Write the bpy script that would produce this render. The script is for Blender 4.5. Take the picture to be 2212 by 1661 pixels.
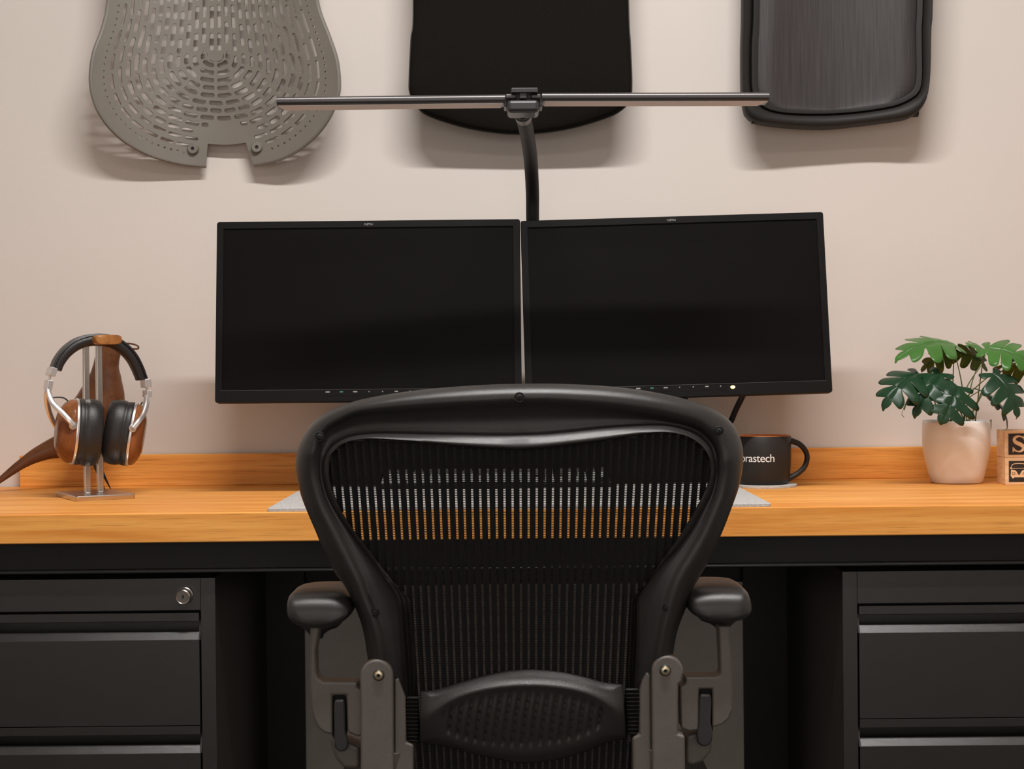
import bpy, bmesh, math, random
from mathutils import Vector, Matrix
random.seed(7)
for o in list(bpy.data.objects): bpy.data.objects.remove(o, do_unlink=True)
S = bpy.context.scene
COL = S.collection
W_IMG, H_IMG = 2212, 1661
# ---------------------------------------------------------------- camera
FPX = 3450.0
CAMZ = 0.97
ROLL = 0.010
PITCH = 30.5 / FPX
Fd = Vector((0, math.cos(PITCH), -math.sin(PITCH)))
U0 = Vector((0, math.sin(PITCH), math.cos(PITCH)))
X0 = Vector((1, 0, 0))
Rt = X0 * math.cos(ROLL) - U0 * math.sin(ROLL)
Up = X0 * math.sin(ROLL) + U0 * math.cos(ROLL)
CAM = Vector((0, 0, CAMZ))
cd = bpy.data.cameras.new('camera')
cam = bpy.data.objects.new('camera', cd)
COL.objects.link(cam)
cd.sensor_width = 36.0
cd.lens = FPX / W_IMG * 36.0
cd.clip_start = 0.05
m3 = Matrix((Rt, Up, -Fd)).transposed()
cam.matrix_world = Matrix.Translation(CAM) @ m3.to_4x4()
S.camera = cam


def P(px, py, d):
    """real-world point seen at pixel (px,py) and standing at distance Y = d"""
    v = Fd + Rt * ((px - 1106) / FPX) - Up * ((py - 830.5) / FPX)
    return CAM + v * (d / v.y)


# ---------------------------------------------------------------- world, lights, exposure
S.view_settings.view_transform = 'Standard'
S.view_settings.look = 'None'
S.view_settings.exposure = 0.0
S.view_settings.gamma = 1.0
S.view_settings.use_curve_mapping = False
wd = bpy.data.worlds.new('world')
wd.use_nodes = True
wd.node_tree.nodes['Background'].inputs[0].default_value = (1.0, 0.93, 0.87, 1)
wd.node_tree.nodes['Background'].inputs[1].default_value = 0.2
S.world = wd


def area(name, loc, sx, sy, power, color, rot=(0, 0, 0)):
    l = bpy.data.lights.new(name, 'AREA')
    l.shape = 'RECTANGLE'
    l.size = sx
    l.size_y = sy
    l.energy = power
    l.color = color
    o = bpy.data.objects.new(name, l)
    o.location = loc
    o.rotation_euler = rot
    COL.objects.link(o)
    return o


LAMPY = 1.58
area('ceiling_lamp_light', (0.15, LAMPY, 2.90), 1.3, 0.09, 72, (1.0, 0.975, 0.945))
area('rear_lamp_light', (0.15, 0.45, 2.90), 1.5, 0.3, 9, (1.0, 0.965, 0.93))
area('added_fill_light', (0.0, -1.62, 1.35), 2.6, 1.5, 18, (1.0, 0.965, 0.94), (math.radians(90), 0, 0))  # added soft fill behind the camera, lifts surfaces facing the view

# ---------------------------------------------------------------- materials
def new_mat(name):
    m = bpy.data.materials.new(name)
    m.use_nodes = True
    return m, m.node_tree, m.node_tree.nodes['Principled BSDF']


def mat(name, color, rough=0.5, metal=0.0, spec=0.5, noise=0.0, nscale=40.0, bump=0.0, bscale=400.0,
        coat=0.0, trans=0.0, emis=None):
    m, nt, b = new_mat(name)
    b.inputs['Base Color'].default_value = (*color, 1)
    b.inputs['Roughness'].default_value = rough
    b.inputs['Metallic'].default_value = metal
    b.inputs['Specular IOR Level'].default_value = spec
    b.inputs['Coat Weight'].default_value = coat
    tc = nt.nodes.new('ShaderNodeTexCoord')
    if noise > 0:
        n = nt.nodes.new('ShaderNodeTexNoise')
        n.inputs['Scale'].default_value = nscale
        n.inputs['Detail'].default_value = 5
        r = nt.nodes.new('ShaderNodeMapRange')
        r.inputs['From Min'].default_value = 0.3
        r.inputs['From Max'].default_value = 0.7
        r.inputs['To Min'].default_value = 1 - noise
        r.inputs['To Max'].default_value = 1 + noise
        mx = nt.nodes.new('ShaderNodeVectorMath')
        mx.operation = 'SCALE'
        mx.inputs[0].default_value = color
        nt.links.new(tc.outputs['Object'], n.inputs['Vector'])
        nt.links.new(n.outputs['Fac'], r.inputs['Value'])
        nt.links.new(r.outputs['Result'], mx.inputs['Scale'])
        nt.links.new(mx.outputs['Vector'], b.inputs['Base Color'])
    if bump > 0:
        n2 = nt.nodes.new('ShaderNodeTexNoise')
        n2.inputs['Scale'].default_value = bscale
        n2.inputs['Detail'].default_value = 3
        bp = nt.nodes.new('ShaderNodeBump')
        bp.inputs['Strength'].default_value = bump
        bp.inputs['Distance'].default_value = 0.001
        nt.links.new(tc.outputs['Object'], n2.inputs['Vector'])
        nt.links.new(n2.outputs['Fac'], bp.inputs['Height'])
        nt.links.new(bp.outputs['Normal'], b.inputs['Normal'])
    if emis:
        b.inputs['Emission Color'].default_value = (*emis[0], 1)
        b.inputs['Emission Strength'].default_value = emis[1]
    return m


def wood(name, ca, cb, dark, scale=(1.2, 14, 30), rough=0.45, streak=0.5, fine=1.0):
    m, nt, b = new_mat(name)
    b.inputs['Roughness'].default_value = rough
    b.inputs['Specular IOR Level'].default_value = 0.22
    tc = nt.nodes.new('ShaderNodeTexCoord')
    mp = nt.nodes.new('ShaderNodeMapping')
    mp.inputs['Scale'].default_value = scale
    nt.links.new(tc.outputs['Object'], mp.inputs['Vector'])
    n1 = nt.nodes.new('ShaderNodeTexNoise')
    n1.inputs['Scale'].default_value = 2.2
    n1.inputs['Detail'].default_value = 6
    n1.inputs['Distortion'].default_value = 0.6
    nt.links.new(mp.outputs[0], n1.inputs['Vector'])
    r1 = nt.nodes.new('ShaderNodeValToRGB')
    r1.color_ramp.elements[0].position = 0.32
    r1.color_ramp.elements[0].color = (*ca, 1)
    r1.color_ramp.elements[1].position = 0.68
    r1.color_ramp.elements[1].color = (*cb, 1)
    nt.links.new(n1.outputs['Fac'], r1.inputs['Fac'])
    mp2 = nt.nodes.new('ShaderNodeMapping')
    mp2.inputs['Scale'].default_value = (scale[0] * 5 * fine, scale[1] * 9 * fine, scale[2] * 9 * fine)
    nt.links.new(tc.outputs['Object'], mp2.inputs['Vector'])
    n2 = nt.nodes.new('ShaderNodeTexNoise')
    n2.inputs['Scale'].default_value = 2.0
    n2.inputs['Detail'].default_value = 3
    nt.links.new(mp2.outputs[0], n2.inputs['Vector'])
    r2 = nt.nodes.new('ShaderNodeMapRange')
    r2.inputs['From Min'].default_value = 0.56
    r2.inputs['From Max'].default_value = 0.72
    r2.inputs['To Min'].default_value = 0.0
    r2.inputs['To Max'].default_value = streak
    nt.links.new(n2.outputs['Fac'], r2.inputs['Value'])
    mx = nt.nodes.new('ShaderNodeMix')
    mx.data_type = 'RGBA'
    mx.inputs['B'].default_value = (*dark, 1)
    nt.links.new(r2.outputs['Result'], mx.inputs['Factor'])
    nt.links.new(r1.outputs['Color'], mx.inputs['A'])
    nt.links.new(mx.outputs['Result'], b.inputs['Base Color'])
    return m


M = {}
M['wall'] = mat('wall_paint', (0.69, 0.63, 0.585), 0.9, spec=0.2, noise=0.015, nscale=3, bump=0.15, bscale=250)
M['ceiling'] = mat('ceiling_paint', (0.8, 0.76, 0.72), 0.9, noise=0.01)
M['floor'] = mat('floor_carpet', (0.06, 0.055, 0.05), 0.9, noise=0.2, nscale=200, bump=0.4)
M['oak'] = wood('oak_laminate', (0.72, 0.265, 0.046), (0.93, 0.435, 0.108), (0.30, 0.10, 0.022))
M['black_metal'] = mat('black_powder_coat', (0.010, 0.0095, 0.009), 0.45, spec=0.3, noise=0.08, nscale=30, bump=0.2, bscale=1500)
M['cab'] = mat('charcoal_powder_coat', (0.0120, 0.0108, 0.0102), 0.24, spec=0.85, noise=0.08, nscale=20, bump=0.25, bscale=1500)
M['panel'] = mat('dark_grey_panel', (0.42, 0.385, 0.35), 0.6, noise=0.05)
M['plastic'] = mat('graphite_plastic', (0.021, 0.0195, 0.0185), 0.31, spec=0.5, noise=0.06, nscale=60, bump=0.25, bscale=1800)
M['plastic_arm'] = mat('graphite_cast_metal', (0.135, 0.118, 0.104), 0.40, metal=0.2, spec=0.5, noise=0.05, bump=0.3, bscale=1500)
M['pad'] = mat('arm_pad_vinyl', (0.020, 0.018, 0.017), 0.33, spec=0.5, bump=0.2, bscale=1500)
M['lumbar'] = mat('lumbar_plastic', (0.026, 0.024, 0.023), 0.33, spec=0.5, bump=0.35, bscale=1300)
M['rubber'] = mat('black_rubber', (0.012, 0.012, 0.012), 0.5)
M['lever'] = mat('lever_plastic', (0.035, 0.034, 0.034), 0.28)
M['meshb'] = mat('black_mesh_weave', (0.009, 0.0083, 0.008), 0.65, spec=0.2, noise=0.3, nscale=500)
M['brass'] = mat('brass_screw', (0.55, 0.47, 0.33), 0.3, metal=0.9)
M['black'] = mat('black_hole', (0.004, 0.004, 0.004), 0.7)
M['bezel'] = mat('monitor_bezel', (0.0052, 0.0048, 0.0046), 0.48, spec=0.15, bump=0.1)
M['screen'] = mat('monitor_screen', (0.0045, 0.0040, 0.0037), 0.40, spec=0.08, noise=0.03)
M['print'] = mat('grey_print', (0.33, 0.31, 0.30), 0.6)
M['printw'] = mat('white_print', (0.85, 0.82, 0.8), 0.5)
M['printg'] = mat('green_print', (0.04, 0.22, 0.15), 0.6)
M['led'] = mat('amber_led', (1, 0.6, 0.2), 0.5, emis=((1.0, 0.55, 0.14), 5.0))
M['bar'] = mat('anodised_bar', (0.07, 0.064, 0.064), 0.30, metal=0.5)
M['diff'] = mat('lamp_diffuser', (0.80, 0.70, 0.66), 0.5)
M['hub'] = mat('lamp_hub_plastic', (0.03, 0.029, 0.029), 0.35)
M['goose'] = mat('gooseneck_rubber', (0.008, 0.008, 0.0075), 0.6, spec=0.3, bump=0.3, bscale=900)
M['collar'] = mat('grey_collar', (0.12, 0.11, 0.10), 0.45)
M['felt'] = mat('grey_felt', (0.49, 0.475, 0.46), 0.95, spec=0.1, noise=0.18, nscale=260, bump=0.6, bscale=500)
M['mug'] = mat('mug_matte_black', (0.019, 0.016, 0.0145), 0.5, spec=0.3)
M['mugin'] = mat('mug_orange_glaze', (0.9, 0.27, 0.05), 0.3)
M['pot'] = mat('white_ceramic', (0.92, 0.87, 0.84), 0.32)
M['tag'] = mat('olive_tag', (0.30, 0.27, 0.13), 0.6)
M['soil'] = mat('dark_soil', (0.03, 0.02, 0.015), 0.95, noise=0.4, nscale=300, bump=1, bscale=300)
M['steel'] = mat('brushed_steel', (0.58, 0.53, 0.49), 0.24, metal=1.0)
M['silver'] = mat('satin_aluminium', (0.80, 0.77, 0.76), 0.30, metal=0.9)
M['leather'] = mat('black_leather', (0.015, 0.013, 0.013), 0.36, bump=0.35, bscale=900)
M['cable'] = mat('black_cable', (0.010, 0.010, 0.010), 0.45)
M['walnut'] = wood('walnut_cup', (0.15, 0.052, 0.017), (0.28, 0.10, 0.035), (0.05, 0.02, 0.01), scale=(22, 22, 5), rough=0.22, streak=0.4)
M['cradle'] = wood('oiled_wood', (0.27, 0.105, 0.03), (0.42, 0.18, 0.05), (0.1, 0.04, 0.015), scale=(20, 20, 8), rough=0.3)
M['birdw'] = wood('carved_wood', (0.075, 0.028, 0.012), (0.16, 0.062, 0.026), (0.03, 0.014, 0.008), scale=(9, 9, 6), rough=0.30, streak=0.45)
M['maple'] = wood('pale_block_wood', (0.72, 0.45, 0.25), (0.85, 0.58, 0.35), (0.6, 0.35, 0.18), scale=(4, 20, 60), rough=0.5, streak=0.25)
M['ink'] = mat('black_ink', (0.02, 0.014, 0.012), 0.6)
M['greyplastic'] = mat('grey_flex_plastic', (0.185, 0.167, 0.145), 0.42, spec=0.4, noise=0.05, nscale=12)
M['fabric'] = mat('black_fabric', (0.0090, 0.0076, 0.0064), 0.9, spec=0.08, noise=0.35, nscale=900, bump=0.5, bscale=1500)
M['piping'] = mat('dark_olive_piping', (0.03, 0.03, 0.02), 0.5)
M['darkframe'] = mat('dark_wall_frame', (0.020, 0.018, 0.0165), 0.55, spec=0.3, bump=0.2)
M['lock'] = mat('nickel_lock', (0.72, 0.66, 0.60), 0.28, metal=1.0)
M['keycap'] = mat('grey_keycap', (0.30, 0.31, 0.30), 0.5)
M['lampbody'] = mat('white_lamp_body', (0.8, 0.8, 0.8), 0.4)


def leafmat(name, col, under):
    m, nt, b = new_mat(name)
    b.inputs['Roughness'].default_value = 0.33
    b.inputs['Specular IOR Level'].default_value = 0.4
    g = nt.nodes.new('ShaderNodeNewGeometry')
    mx = nt.nodes.new('ShaderNodeMix')
    mx.data_type = 'RGBA'
    mx.inputs['A'].default_value = (*col, 1)
    mx.inputs['B'].default_value = (*under, 1)
    n = nt.nodes.new('ShaderNodeTexNoise')
    n.inputs['Scale'].default_value = 18
    tc = nt.nodes.new('ShaderNodeTexCoord')
    nt.links.new(tc.outputs['Object'], n.inputs['Vector'])
    hs = nt.nodes.new('ShaderNodeHueSaturation')
    r = nt.nodes.new('ShaderNodeMapRange')
    r.inputs['To Min'].default_value = 0.75
    r.inputs['To Max'].default_value = 1.25
    nt.links.new(n.outputs['Fac'], r.inputs['Value'])
    nt.links.new(g.outputs['Backfacing'], mx.inputs['Factor'])
    nt.links.new(mx.outputs['Result'], hs.inputs['Color'])
    nt.links.new(r.outputs['Result'], hs.inputs['Value'])
    nt.links.new(hs.outputs['Color'], b.inputs['Base Color'])
    return m


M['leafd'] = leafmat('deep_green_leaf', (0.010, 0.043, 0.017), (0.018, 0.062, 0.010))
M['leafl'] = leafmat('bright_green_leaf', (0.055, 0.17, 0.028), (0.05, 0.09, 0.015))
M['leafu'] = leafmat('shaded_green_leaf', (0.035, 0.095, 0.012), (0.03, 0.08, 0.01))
M['stem'] = mat('green_stem', (0.10, 0.13, 0.03), 0.5)

# seat mesh with vertical streaks
m, nt, b = new_mat('wall_seat_mesh')
b.inputs['Roughness'].default_value = 0.6
tc = nt.nodes.new('ShaderNodeTexCoord')
mp = nt.nodes.new('ShaderNodeMapping')
mp.inputs['Scale'].default_value = (260, 8, 6)
n = nt.nodes.new('ShaderNodeTexNoise')
n.inputs['Scale'].default_value = 1.5
n.inputs['Detail'].default_value = 4
r = nt.nodes.new('ShaderNodeValToRGB')
r.color_ramp.elements[0].position = 0.3
r.color_ramp.elements[0].color = (0.022, 0.017, 0.018, 1)
r.color_ramp.elements[1].position = 0.75
r.color_ramp.elements[1].color = (0.050, 0.042, 0.041, 1)
nt.links.new(tc.outputs['Object'], mp.inputs[0])
nt.links.new(mp.outputs[0], n.inputs['Vector'])
nt.links.new(n.outputs['Fac'], r.inputs['Fac'])
nt.links.new(r.outputs['Color'], b.inputs['Base Color'])
M['seatmesh'] = m

# ---------------------------------------------------------------- mesh helpers
class MB:
    def __init__(self):
        self.v = []
        self.f = []

    def add(self, vs, fs):
        o = len(self.v)
        self.v += [Vector(p) for p in vs]
        self.f += [tuple(i + o for i in f) for f in fs]
        return self

    def box(self, x0, x1, y0, y1, z0, z1):
        vs = [(x, y, z) for x in (x0, x1) for y in (y0, y1) for z in (z0, z1)]
        return self.add(vs, [(0, 1, 3, 2), (4, 6, 7, 5), (0, 4, 5, 1), (2, 3, 7, 6), (0, 2, 6, 4), (1, 5, 7, 3)])

    def obox(self, c, ax, ay, az):
        c = Vector(c)
        vs = [c + ax * i + ay * j + az * k for i in (-1, 1) for j in (-1, 1) for k in (-1, 1)]
        return self.add(vs, [(0, 1, 3, 2), (4, 6, 7, 5), (0, 4, 5, 1), (2, 3, 7, 6), (0, 2, 6, 4), (1, 5, 7, 3)])

    def prism(self, pts, off):
        """pts: front outline (world), off: vector to the back outline"""
        n = len(pts)
        off = Vector(off)
        vs = [Vector(p) for p in pts] + [Vector(p) + off for p in pts]
        fs = [tuple(range(n)), tuple(range(2 * n - 1, n - 1, -1))]
        fs += [(i, n + i, n + (i + 1) % n, (i + 1) % n) for i in range(n)]
        return self.add(vs, fs)

    def loft(self, rows, cu=True, cv=False, cap=True):
        """rows of equal length; cu: each row closed; cv: rows closed"""
        n = len(rows[0])
        k = len(rows)
        vs = [p for r_ in rows for p in r_]
        fs = []
        for i in range(k if cv else k - 1):
            a, b_ = i * n, ((i + 1) % k) * n
            for j in range(n if cu else n - 1):
                j2 = (j + 1) % n
                fs.append((a + j, a + j2, b_ + j2, b_ + j))
        if cap and cu and not cv:
            fs.append(tuple(range(n - 1, -1, -1)))
            fs.append(tuple((k - 1) * n + j for j in range(n)))
        return self.add(vs, fs)

    def tube(self, path, rad, seg=12, rad2=None, up=None, cap=True):
        path = [Vector(p) for p in path]
        n = len(path)
        if not isinstance(rad, (list, tuple)): rad = [rad] * n
        if rad2 is None: rad2 = rad
        elif not isinstance(rad2, (list, tuple)): rad2 = [rad2] * n
        rows = []
        ref = Vector(up) if up else None
        for i in range(n):
            t = (path[min(i + 1, n - 1)] - path[max(i - 1, 0)]).normalized()
            if ref is None:
                ref = Vector((0, 0, 1)) if abs(t.z) < 0.9 else Vector((1, 0, 0))
            a = (ref - t * ref.dot(t)).normalized()
            b_ = t.cross(a)
            if up is None: ref = a
            rows.append([path[i] + a * rad[i] * math.cos(2 * math.pi * j / seg) + b_ * rad2[i] * math.sin(2 * math.pi * j / seg)
                         for j in range(seg)])
        return self.loft(rows, cap=cap)

    def cyl(self, a, b_, r_, seg=24, r2=None):
        return self.tube([a, b_], [r_, r_ if r2 is None else r2], seg)

    def lathe(self, prof, c, axis=(0, 0, 1), seg=40, sx=1.0, sy=1.0, refx=None, cap=True):
        ax = Vector(axis).normalized()
        rx = Vector(refx) if refx else (Vector((1, 0, 0)) if abs(ax.x) < 0.9 else Vector((0, 1, 0)))
        rx = (rx - ax * rx.dot(ax)).normalized()
        ry = ax.cross(rx)
        c = Vector(c)
        rows = [[c + ax * h + rx * r_ * sx * math.cos(2 * math.pi * j / seg) + ry * r_ * sy * math.sin(2 * math.pi * j / seg)
                 for j in range(seg)] for r_, h in prof]
        return self.loft(rows, cap=cap)


def cr(pts, per=6, closed=False):
    """catmull-rom through tuples"""
    n = len(pts)
    out = []
    for i in range(n if closed else n - 1):
        if closed:
            p = [pts[(i + k - 1) % n] for k in range(4)]
        else:
            p = [pts[max(i - 1, 0)], pts[i], pts[i + 1], pts[min(i + 2, n - 1)]]
        for s in range(per):
            t = s / per
            out.append(tuple(0.5 * ((2 * b_) + (-a + c) * t + (2 * a - 5 * b_ + 4 * c - d) * t * t + (-a + 3 * b_ - 3 * c + d) * t ** 3)
                             for a, b_, c, d in zip(*p)))
    if not closed: out.append(tuple(pts[-1]))
    return out


def root_of(o):
    while o.parent: o = o.parent
    return o


def obj(name, mb, material, parent=None, bevel=0, bseg=2, subsurf=0, solid=0, smooth=True, angle=38, loc=None, recalc=True):
    off = Vector((0, 0, 0))
    if parent is not None: off = Vector(root_of(parent).location)
    elif loc is not None: off = Vector(loc)
    me = bpy.data.meshes.new(name)
    me.from_pydata([tuple(v - off) for v in mb.v], [], mb.f)
    if recalc:
        bm = bmesh.new()
        bm.from_mesh(me)
        bmesh.ops.recalc_face_normals(bm, faces=bm.faces)
        bm.to_mesh(me)
        bm.free()
    me.materials.append(M[material] if isinstance(material, str) else material)
    o = bpy.data.objects.new(name, me)
    COL.objects.link(o)
    if parent is not None: o.parent = parent
    elif loc is not None: o.location = off
    if smooth:
        for p in me.polygons: p.use_smooth = True
        me.set_sharp_from_angle(angle=math.radians(angle))
    if solid:
        md = o.modifiers.new('solid', 'SOLIDIFY')
        md.thickness = solid
        md.offset = 0
    if bevel:
        md = o.modifiers.new('bevel', 'BEVEL')
        md.width = bevel
        md.segments = bseg
        md.limit_method = 'ANGLE'
        md.angle_limit = math.radians(40)
        md.harden_normals = True
    if subsurf:
        md = o.modifiers.new('sub', 'SUBSURF')
        md.levels = subsurf
        md.render_levels = subsurf
    return o


def thing(name, label, cat, loc, group=None):
    o = bpy.data.objects.new(name, None)
    COL.objects.link(o)
    o.empty_display_size = 0.05
    o.location = loc
    o['label'] = label
    o['category'] = cat
    if group: o['group'] = group
    return o


def tag(o, label, cat, group=None):
    o['label'] = label
    o['category'] = cat
    if group: o['group'] = group
    return o


def struct(name, mb, material):
    o = obj(name, mb, material, smooth=False)
    o['kind'] = 'structure'
    return o


def text_mb(body, size, extrude=0.0002, align='CENTER', spacing=1.0, offset=0.0):
    cu = bpy.data.curves.new('txt', 'FONT')
    cu.body = body
    cu.size = size
    cu.align_x = align
    cu.extrude = extrude
    cu.space_character = spacing
    cu.offset = offset
    cu.resolution_u = 6
    o = bpy.data.objects.new('txt', cu)
    COL.objects.link(o)
    dg = bpy.context.evaluated_depsgraph_get()
    dg.update()
    me = bpy.data.meshes.new_from_object(o.evaluated_get(dg))
    mb = MB()
    mb.add([v.co.copy() for v in me.vertices], [tuple(p.vertices) for p in me.polygons])
    bpy.data.objects.remove(o, do_unlink=True)
    bpy.data.meshes.remove(me)
    return mb


# ================================================================= ROOM
WY = 3.195          # back wall plane
DT = 0.7475         # desk top
b = MB(); b.box(-2.4, 2.4, WY, WY + 0.1, 0, 3.0); struct('wall_back', b, 'wall')
b = MB(); b.box(-2.5, -2.4, -1.7, WY + 0.1, 0, 3.0); struct('wall_left', b, 'wall')
b = MB(); b.box(2.4, 2.5, -1.7, WY + 0.1, 0, 3.0); struct('wall_right', b, 'wall')
b = MB(); b.box(-2.4, 2.4, -1.8, -1.7, 0, 3.0); struct('wall_front', b, 'wall')
b = MB(); b.box(-2.5, 2.5, -1.8, WY + 0.1, -0.1, 0); struct('floor', b, 'floor')
b = MB(); b.box(-2.5, 2.5, -1.8, WY + 0.1, 3.0, 3.1); struct('ceiling', b, 'ceiling')
for yy, sx, sy, lab in ((LAMPY, 0.83, 0.055, 'long white linear lamp on the ceiling above the desk'),
                        (0.45, 0.78, 0.17, 'wide white lamp on the ceiling in front of the camera')):
    b = MB(); b.box(0.15 - sx, 0.15 + sx, yy - sy, yy + sy, 2.91, 3.0)
    tag(obj('ceiling_lamp', b, 'lampbody', loc=(0.15, yy, 3.0), bevel=0.005), lab, 'lamp')

b = MB()
for q in ((-1.4, -1.32, 0.52, 2.18), (1.32, 1.4, 0.52, 2.18), (-1.32, 1.32, 0.52, 0.59), (-1.32, 1.32, 2.11, 2.18)):
    b.box(q[0], q[1], -1.70, -1.66, q[2], q[3])
struct('fill_light_frame', b, 'lampbody')  # made-up frame on the front wall around the added fill light
# ================================================================= DESK
DF = 2.55           # desk front edge
desk = thing('desk', 'long oak desk with thick top, upstand and black metal front rail', 'desk', (0, 2.86, 0))
b = MB(); b.box(-1.15, 1.3, DF, 3.19, DT - 0.0475, DT)
obj('desktop', b, 'oak', desk, bevel=0.0022, bseg=2)
xl = P(42, 1020, 3.172).x
b = MB(); b.box(xl, 1.3, 3.172, 3.192, DT, P(1106, 974, 3.172).z)
obj('upstand', b, 'oak', desk, bevel=0.0015)
b = MB()
za = DT - 0.0475
zb = 0.650
prof = [(2.575, za), (2.575, zb + 0.006), (2.566, zb + 0.003), (2.566, zb), (2.62, zb), (2.62, za)]
b.loft([[Vector((x, y, z)) for y, z in prof] for x in (-1.14, 1.29)])
b.box(-0.9, -0.5, 2.64, 3.1, 0.6395, za); b.box(0.55, 0.97, 2.64, 3.1, 0.6395, za)
obj('front_rail', b, 'black_metal', desk, bevel=0.0008)
b = MB()
x0, x1 = P(660, 1500, 3.12).x, P(1606, 1500, 3.12).x
b.box(x0, x1, 3.12, 3.14, 0.0, 0.552)
obj('modesty_panel', b, 'panel', desk)
b = MB()
b.box(x0, x1, 3.1405, 3.155, 0.0, za)
obj('rear_panel', b, 'black_metal', desk)
for xa_, xb_ in ((x1, 1.28), (-1.13, x0)):
    b = MB(); b.box(xa_, xb_, 3.11, 3.135, 0.0, za)
    obj('rear_panel', b, 'black_metal', desk)


def cabinet(xa, xb, side, label):
    """drawer pedestal between xa and xb; side = +1 when its inner edge is xb"""
    CY = 2.583
    TOP = 0.6392
    c = thing('drawer_cabinet', label, 'drawer cabinet', ((xa + xb) / 2, CY + 0.27, 0))
    st = 0.024
    t = 0.0015
    b = MB()
    # carcass: sides, top, back and the frame strips round the drawers
    b.box(xa, xa + st, CY, CY + 0.55, 0.0, TOP); b.box(xb - st, xb, CY, CY + 0.55, 0.0, TOP)
    b.box(xa + st, xb - st, CY, CY + 0.55, 0.5865, TOP)
    b.box(xa + st, xb - st, CY + 0.53, CY + 0.55, 0.0, 0.5865)
    b.box(xa + st, xb - st, CY, CY + 0.54, 0.0, 0.05)
    b.box(xa + st, xb - st, CY + 0.06, CY + 0.07, 0.05, 0.5865)
    obj('body', b, 'cab', c, bevel=0.001)
    dz = 0.181
    for i, (zt, zbm) in enumerate(((0.5826, 0.3995), (0.3985, 0.2185), (0.2175, 0.055))):
        b = MB()
        x0_, x1_ = xa + st + 0.003, xb - st - 0.003
        # upper rail
        b.box(x0_, x1_, CY + 0.003, CY + 0.02, zt - 0.0145, zt)
        obj('drawer_rail', b, 'cab', c, bevel=0.001)
        lip_t, lip_b = zt - 0.0315, zt - 0.044
        b = MB()
        pr = [(CY + 0.002, zbm), (CY + 0.002, lip_b), (CY + 0.0125, lip_t), (CY + 0.03, lip_t - 0.012), (CY + 0.03, zbm)]
        b.loft([[Vector((x, y, z)) for y, z in pr] for x in (x0_, x1_)])
        d_ = obj('drawer', b, 'cab', c, bevel=0.0005, angle=20)
        b = MB()
        # little turned end of the finger pull
        e0 = x1_ - 0.0015 if side > 0 else x0_ - 0.0015
        b.add([(e0, CY + 0.002, lip_b), (e0, CY + 0.0145, lip_t), (e0, CY + 0.012, lip_t + 0.012), (e0 + .003, CY + 0.002, lip_b),
               (e0 + .003, CY + 0.0145, lip_t), (e0 + .003, CY + 0.012, lip_t + 0.012)],
              [(0, 1, 2), (3, 5, 4), (0, 3, 4, 1), (1, 4, 5, 2), (2, 5, 3, 0)])
        obj('finger_pull_end', b, 'cab', d_)
    return c, CY


xr = P(467, 1450, 2.583).x
cabL, CY = cabinet(xr - 0.42, xr, 1, 'black metal drawer cabinet with a round key lock, left under desk')
xq = P(1821, 1450, 2.583).x
cabR, _ = cabinet(xq, xq + 0.42, -1, 'black metal drawer cabinet without lock, right under desk')
# key lock
c = P(399, 1285, CY - 0.004)
lk = MB()
lk.lathe([(0.0, 0.0), (0.0135, 0.0), (0.0135, 0.003), (0.0125, 0.004), (0.0122, 0.013), (0.0112, 0.0145), (0.0105, 0.0132), (0.0, 0.0132)],
         (c.x, CY, c.z), axis=(-0.10, -1, -0.16), seg=36, cap=False)
lko = obj('key_lock', lk, 'lock', cabL, angle=30)
lko['label'] = 'round nickel key lock'
k = MB()
ce = Vector((c.x, CY, c.z)) + Vector((-0.10, -1, -0.16)).normalized() * 0.0130
k.obox(ce, Vector((0.0007, 0, 0)), Vector((0, 0.0012, 0)), Vector((0, 0, 0.0032)))
k.obox(ce + Vector((0.0004, 0, 0.0012)), Vector((0.0016, 0, 0)), Vector((0, 0.0011, 0)), Vector((0, 0, 0.0014)))
obj('keyhole', k, 'black', lko)

# ================================================================= MONITOR RISER
RZ = DT + 0.106
ra, rb_ = P(672, 1000, 3.06).x, P(1590, 1000, 3.06).x
riser = thing('monitor_riser', 'low black monitor riser behind the chair, under both monitors', 'monitor riser', ((ra + rb_) / 2, 3.11, DT))
b = MB(); b.box(ra, rb_, 3.050, 3.168, RZ - 0.016, RZ)
obj('top_board', b, 'black_metal', riser, bevel=0.0015)
for x_ in (ra, rb_ - 0.016):
    b = MB(); b.box(x_, x_ + 0.016, 3.052, 3.166, DT + 0.0002, RZ - 0.016)
    obj('side_panel', b, 'black_metal', riser, bevel=0.001)
b = MB(); b.box(ra + 0.016, rb_ - 0.016, 3.085, 3.095, DT + 0.0002, RZ - 0.016)
obj('back_panel', b, 'black_metal', riser)
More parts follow.
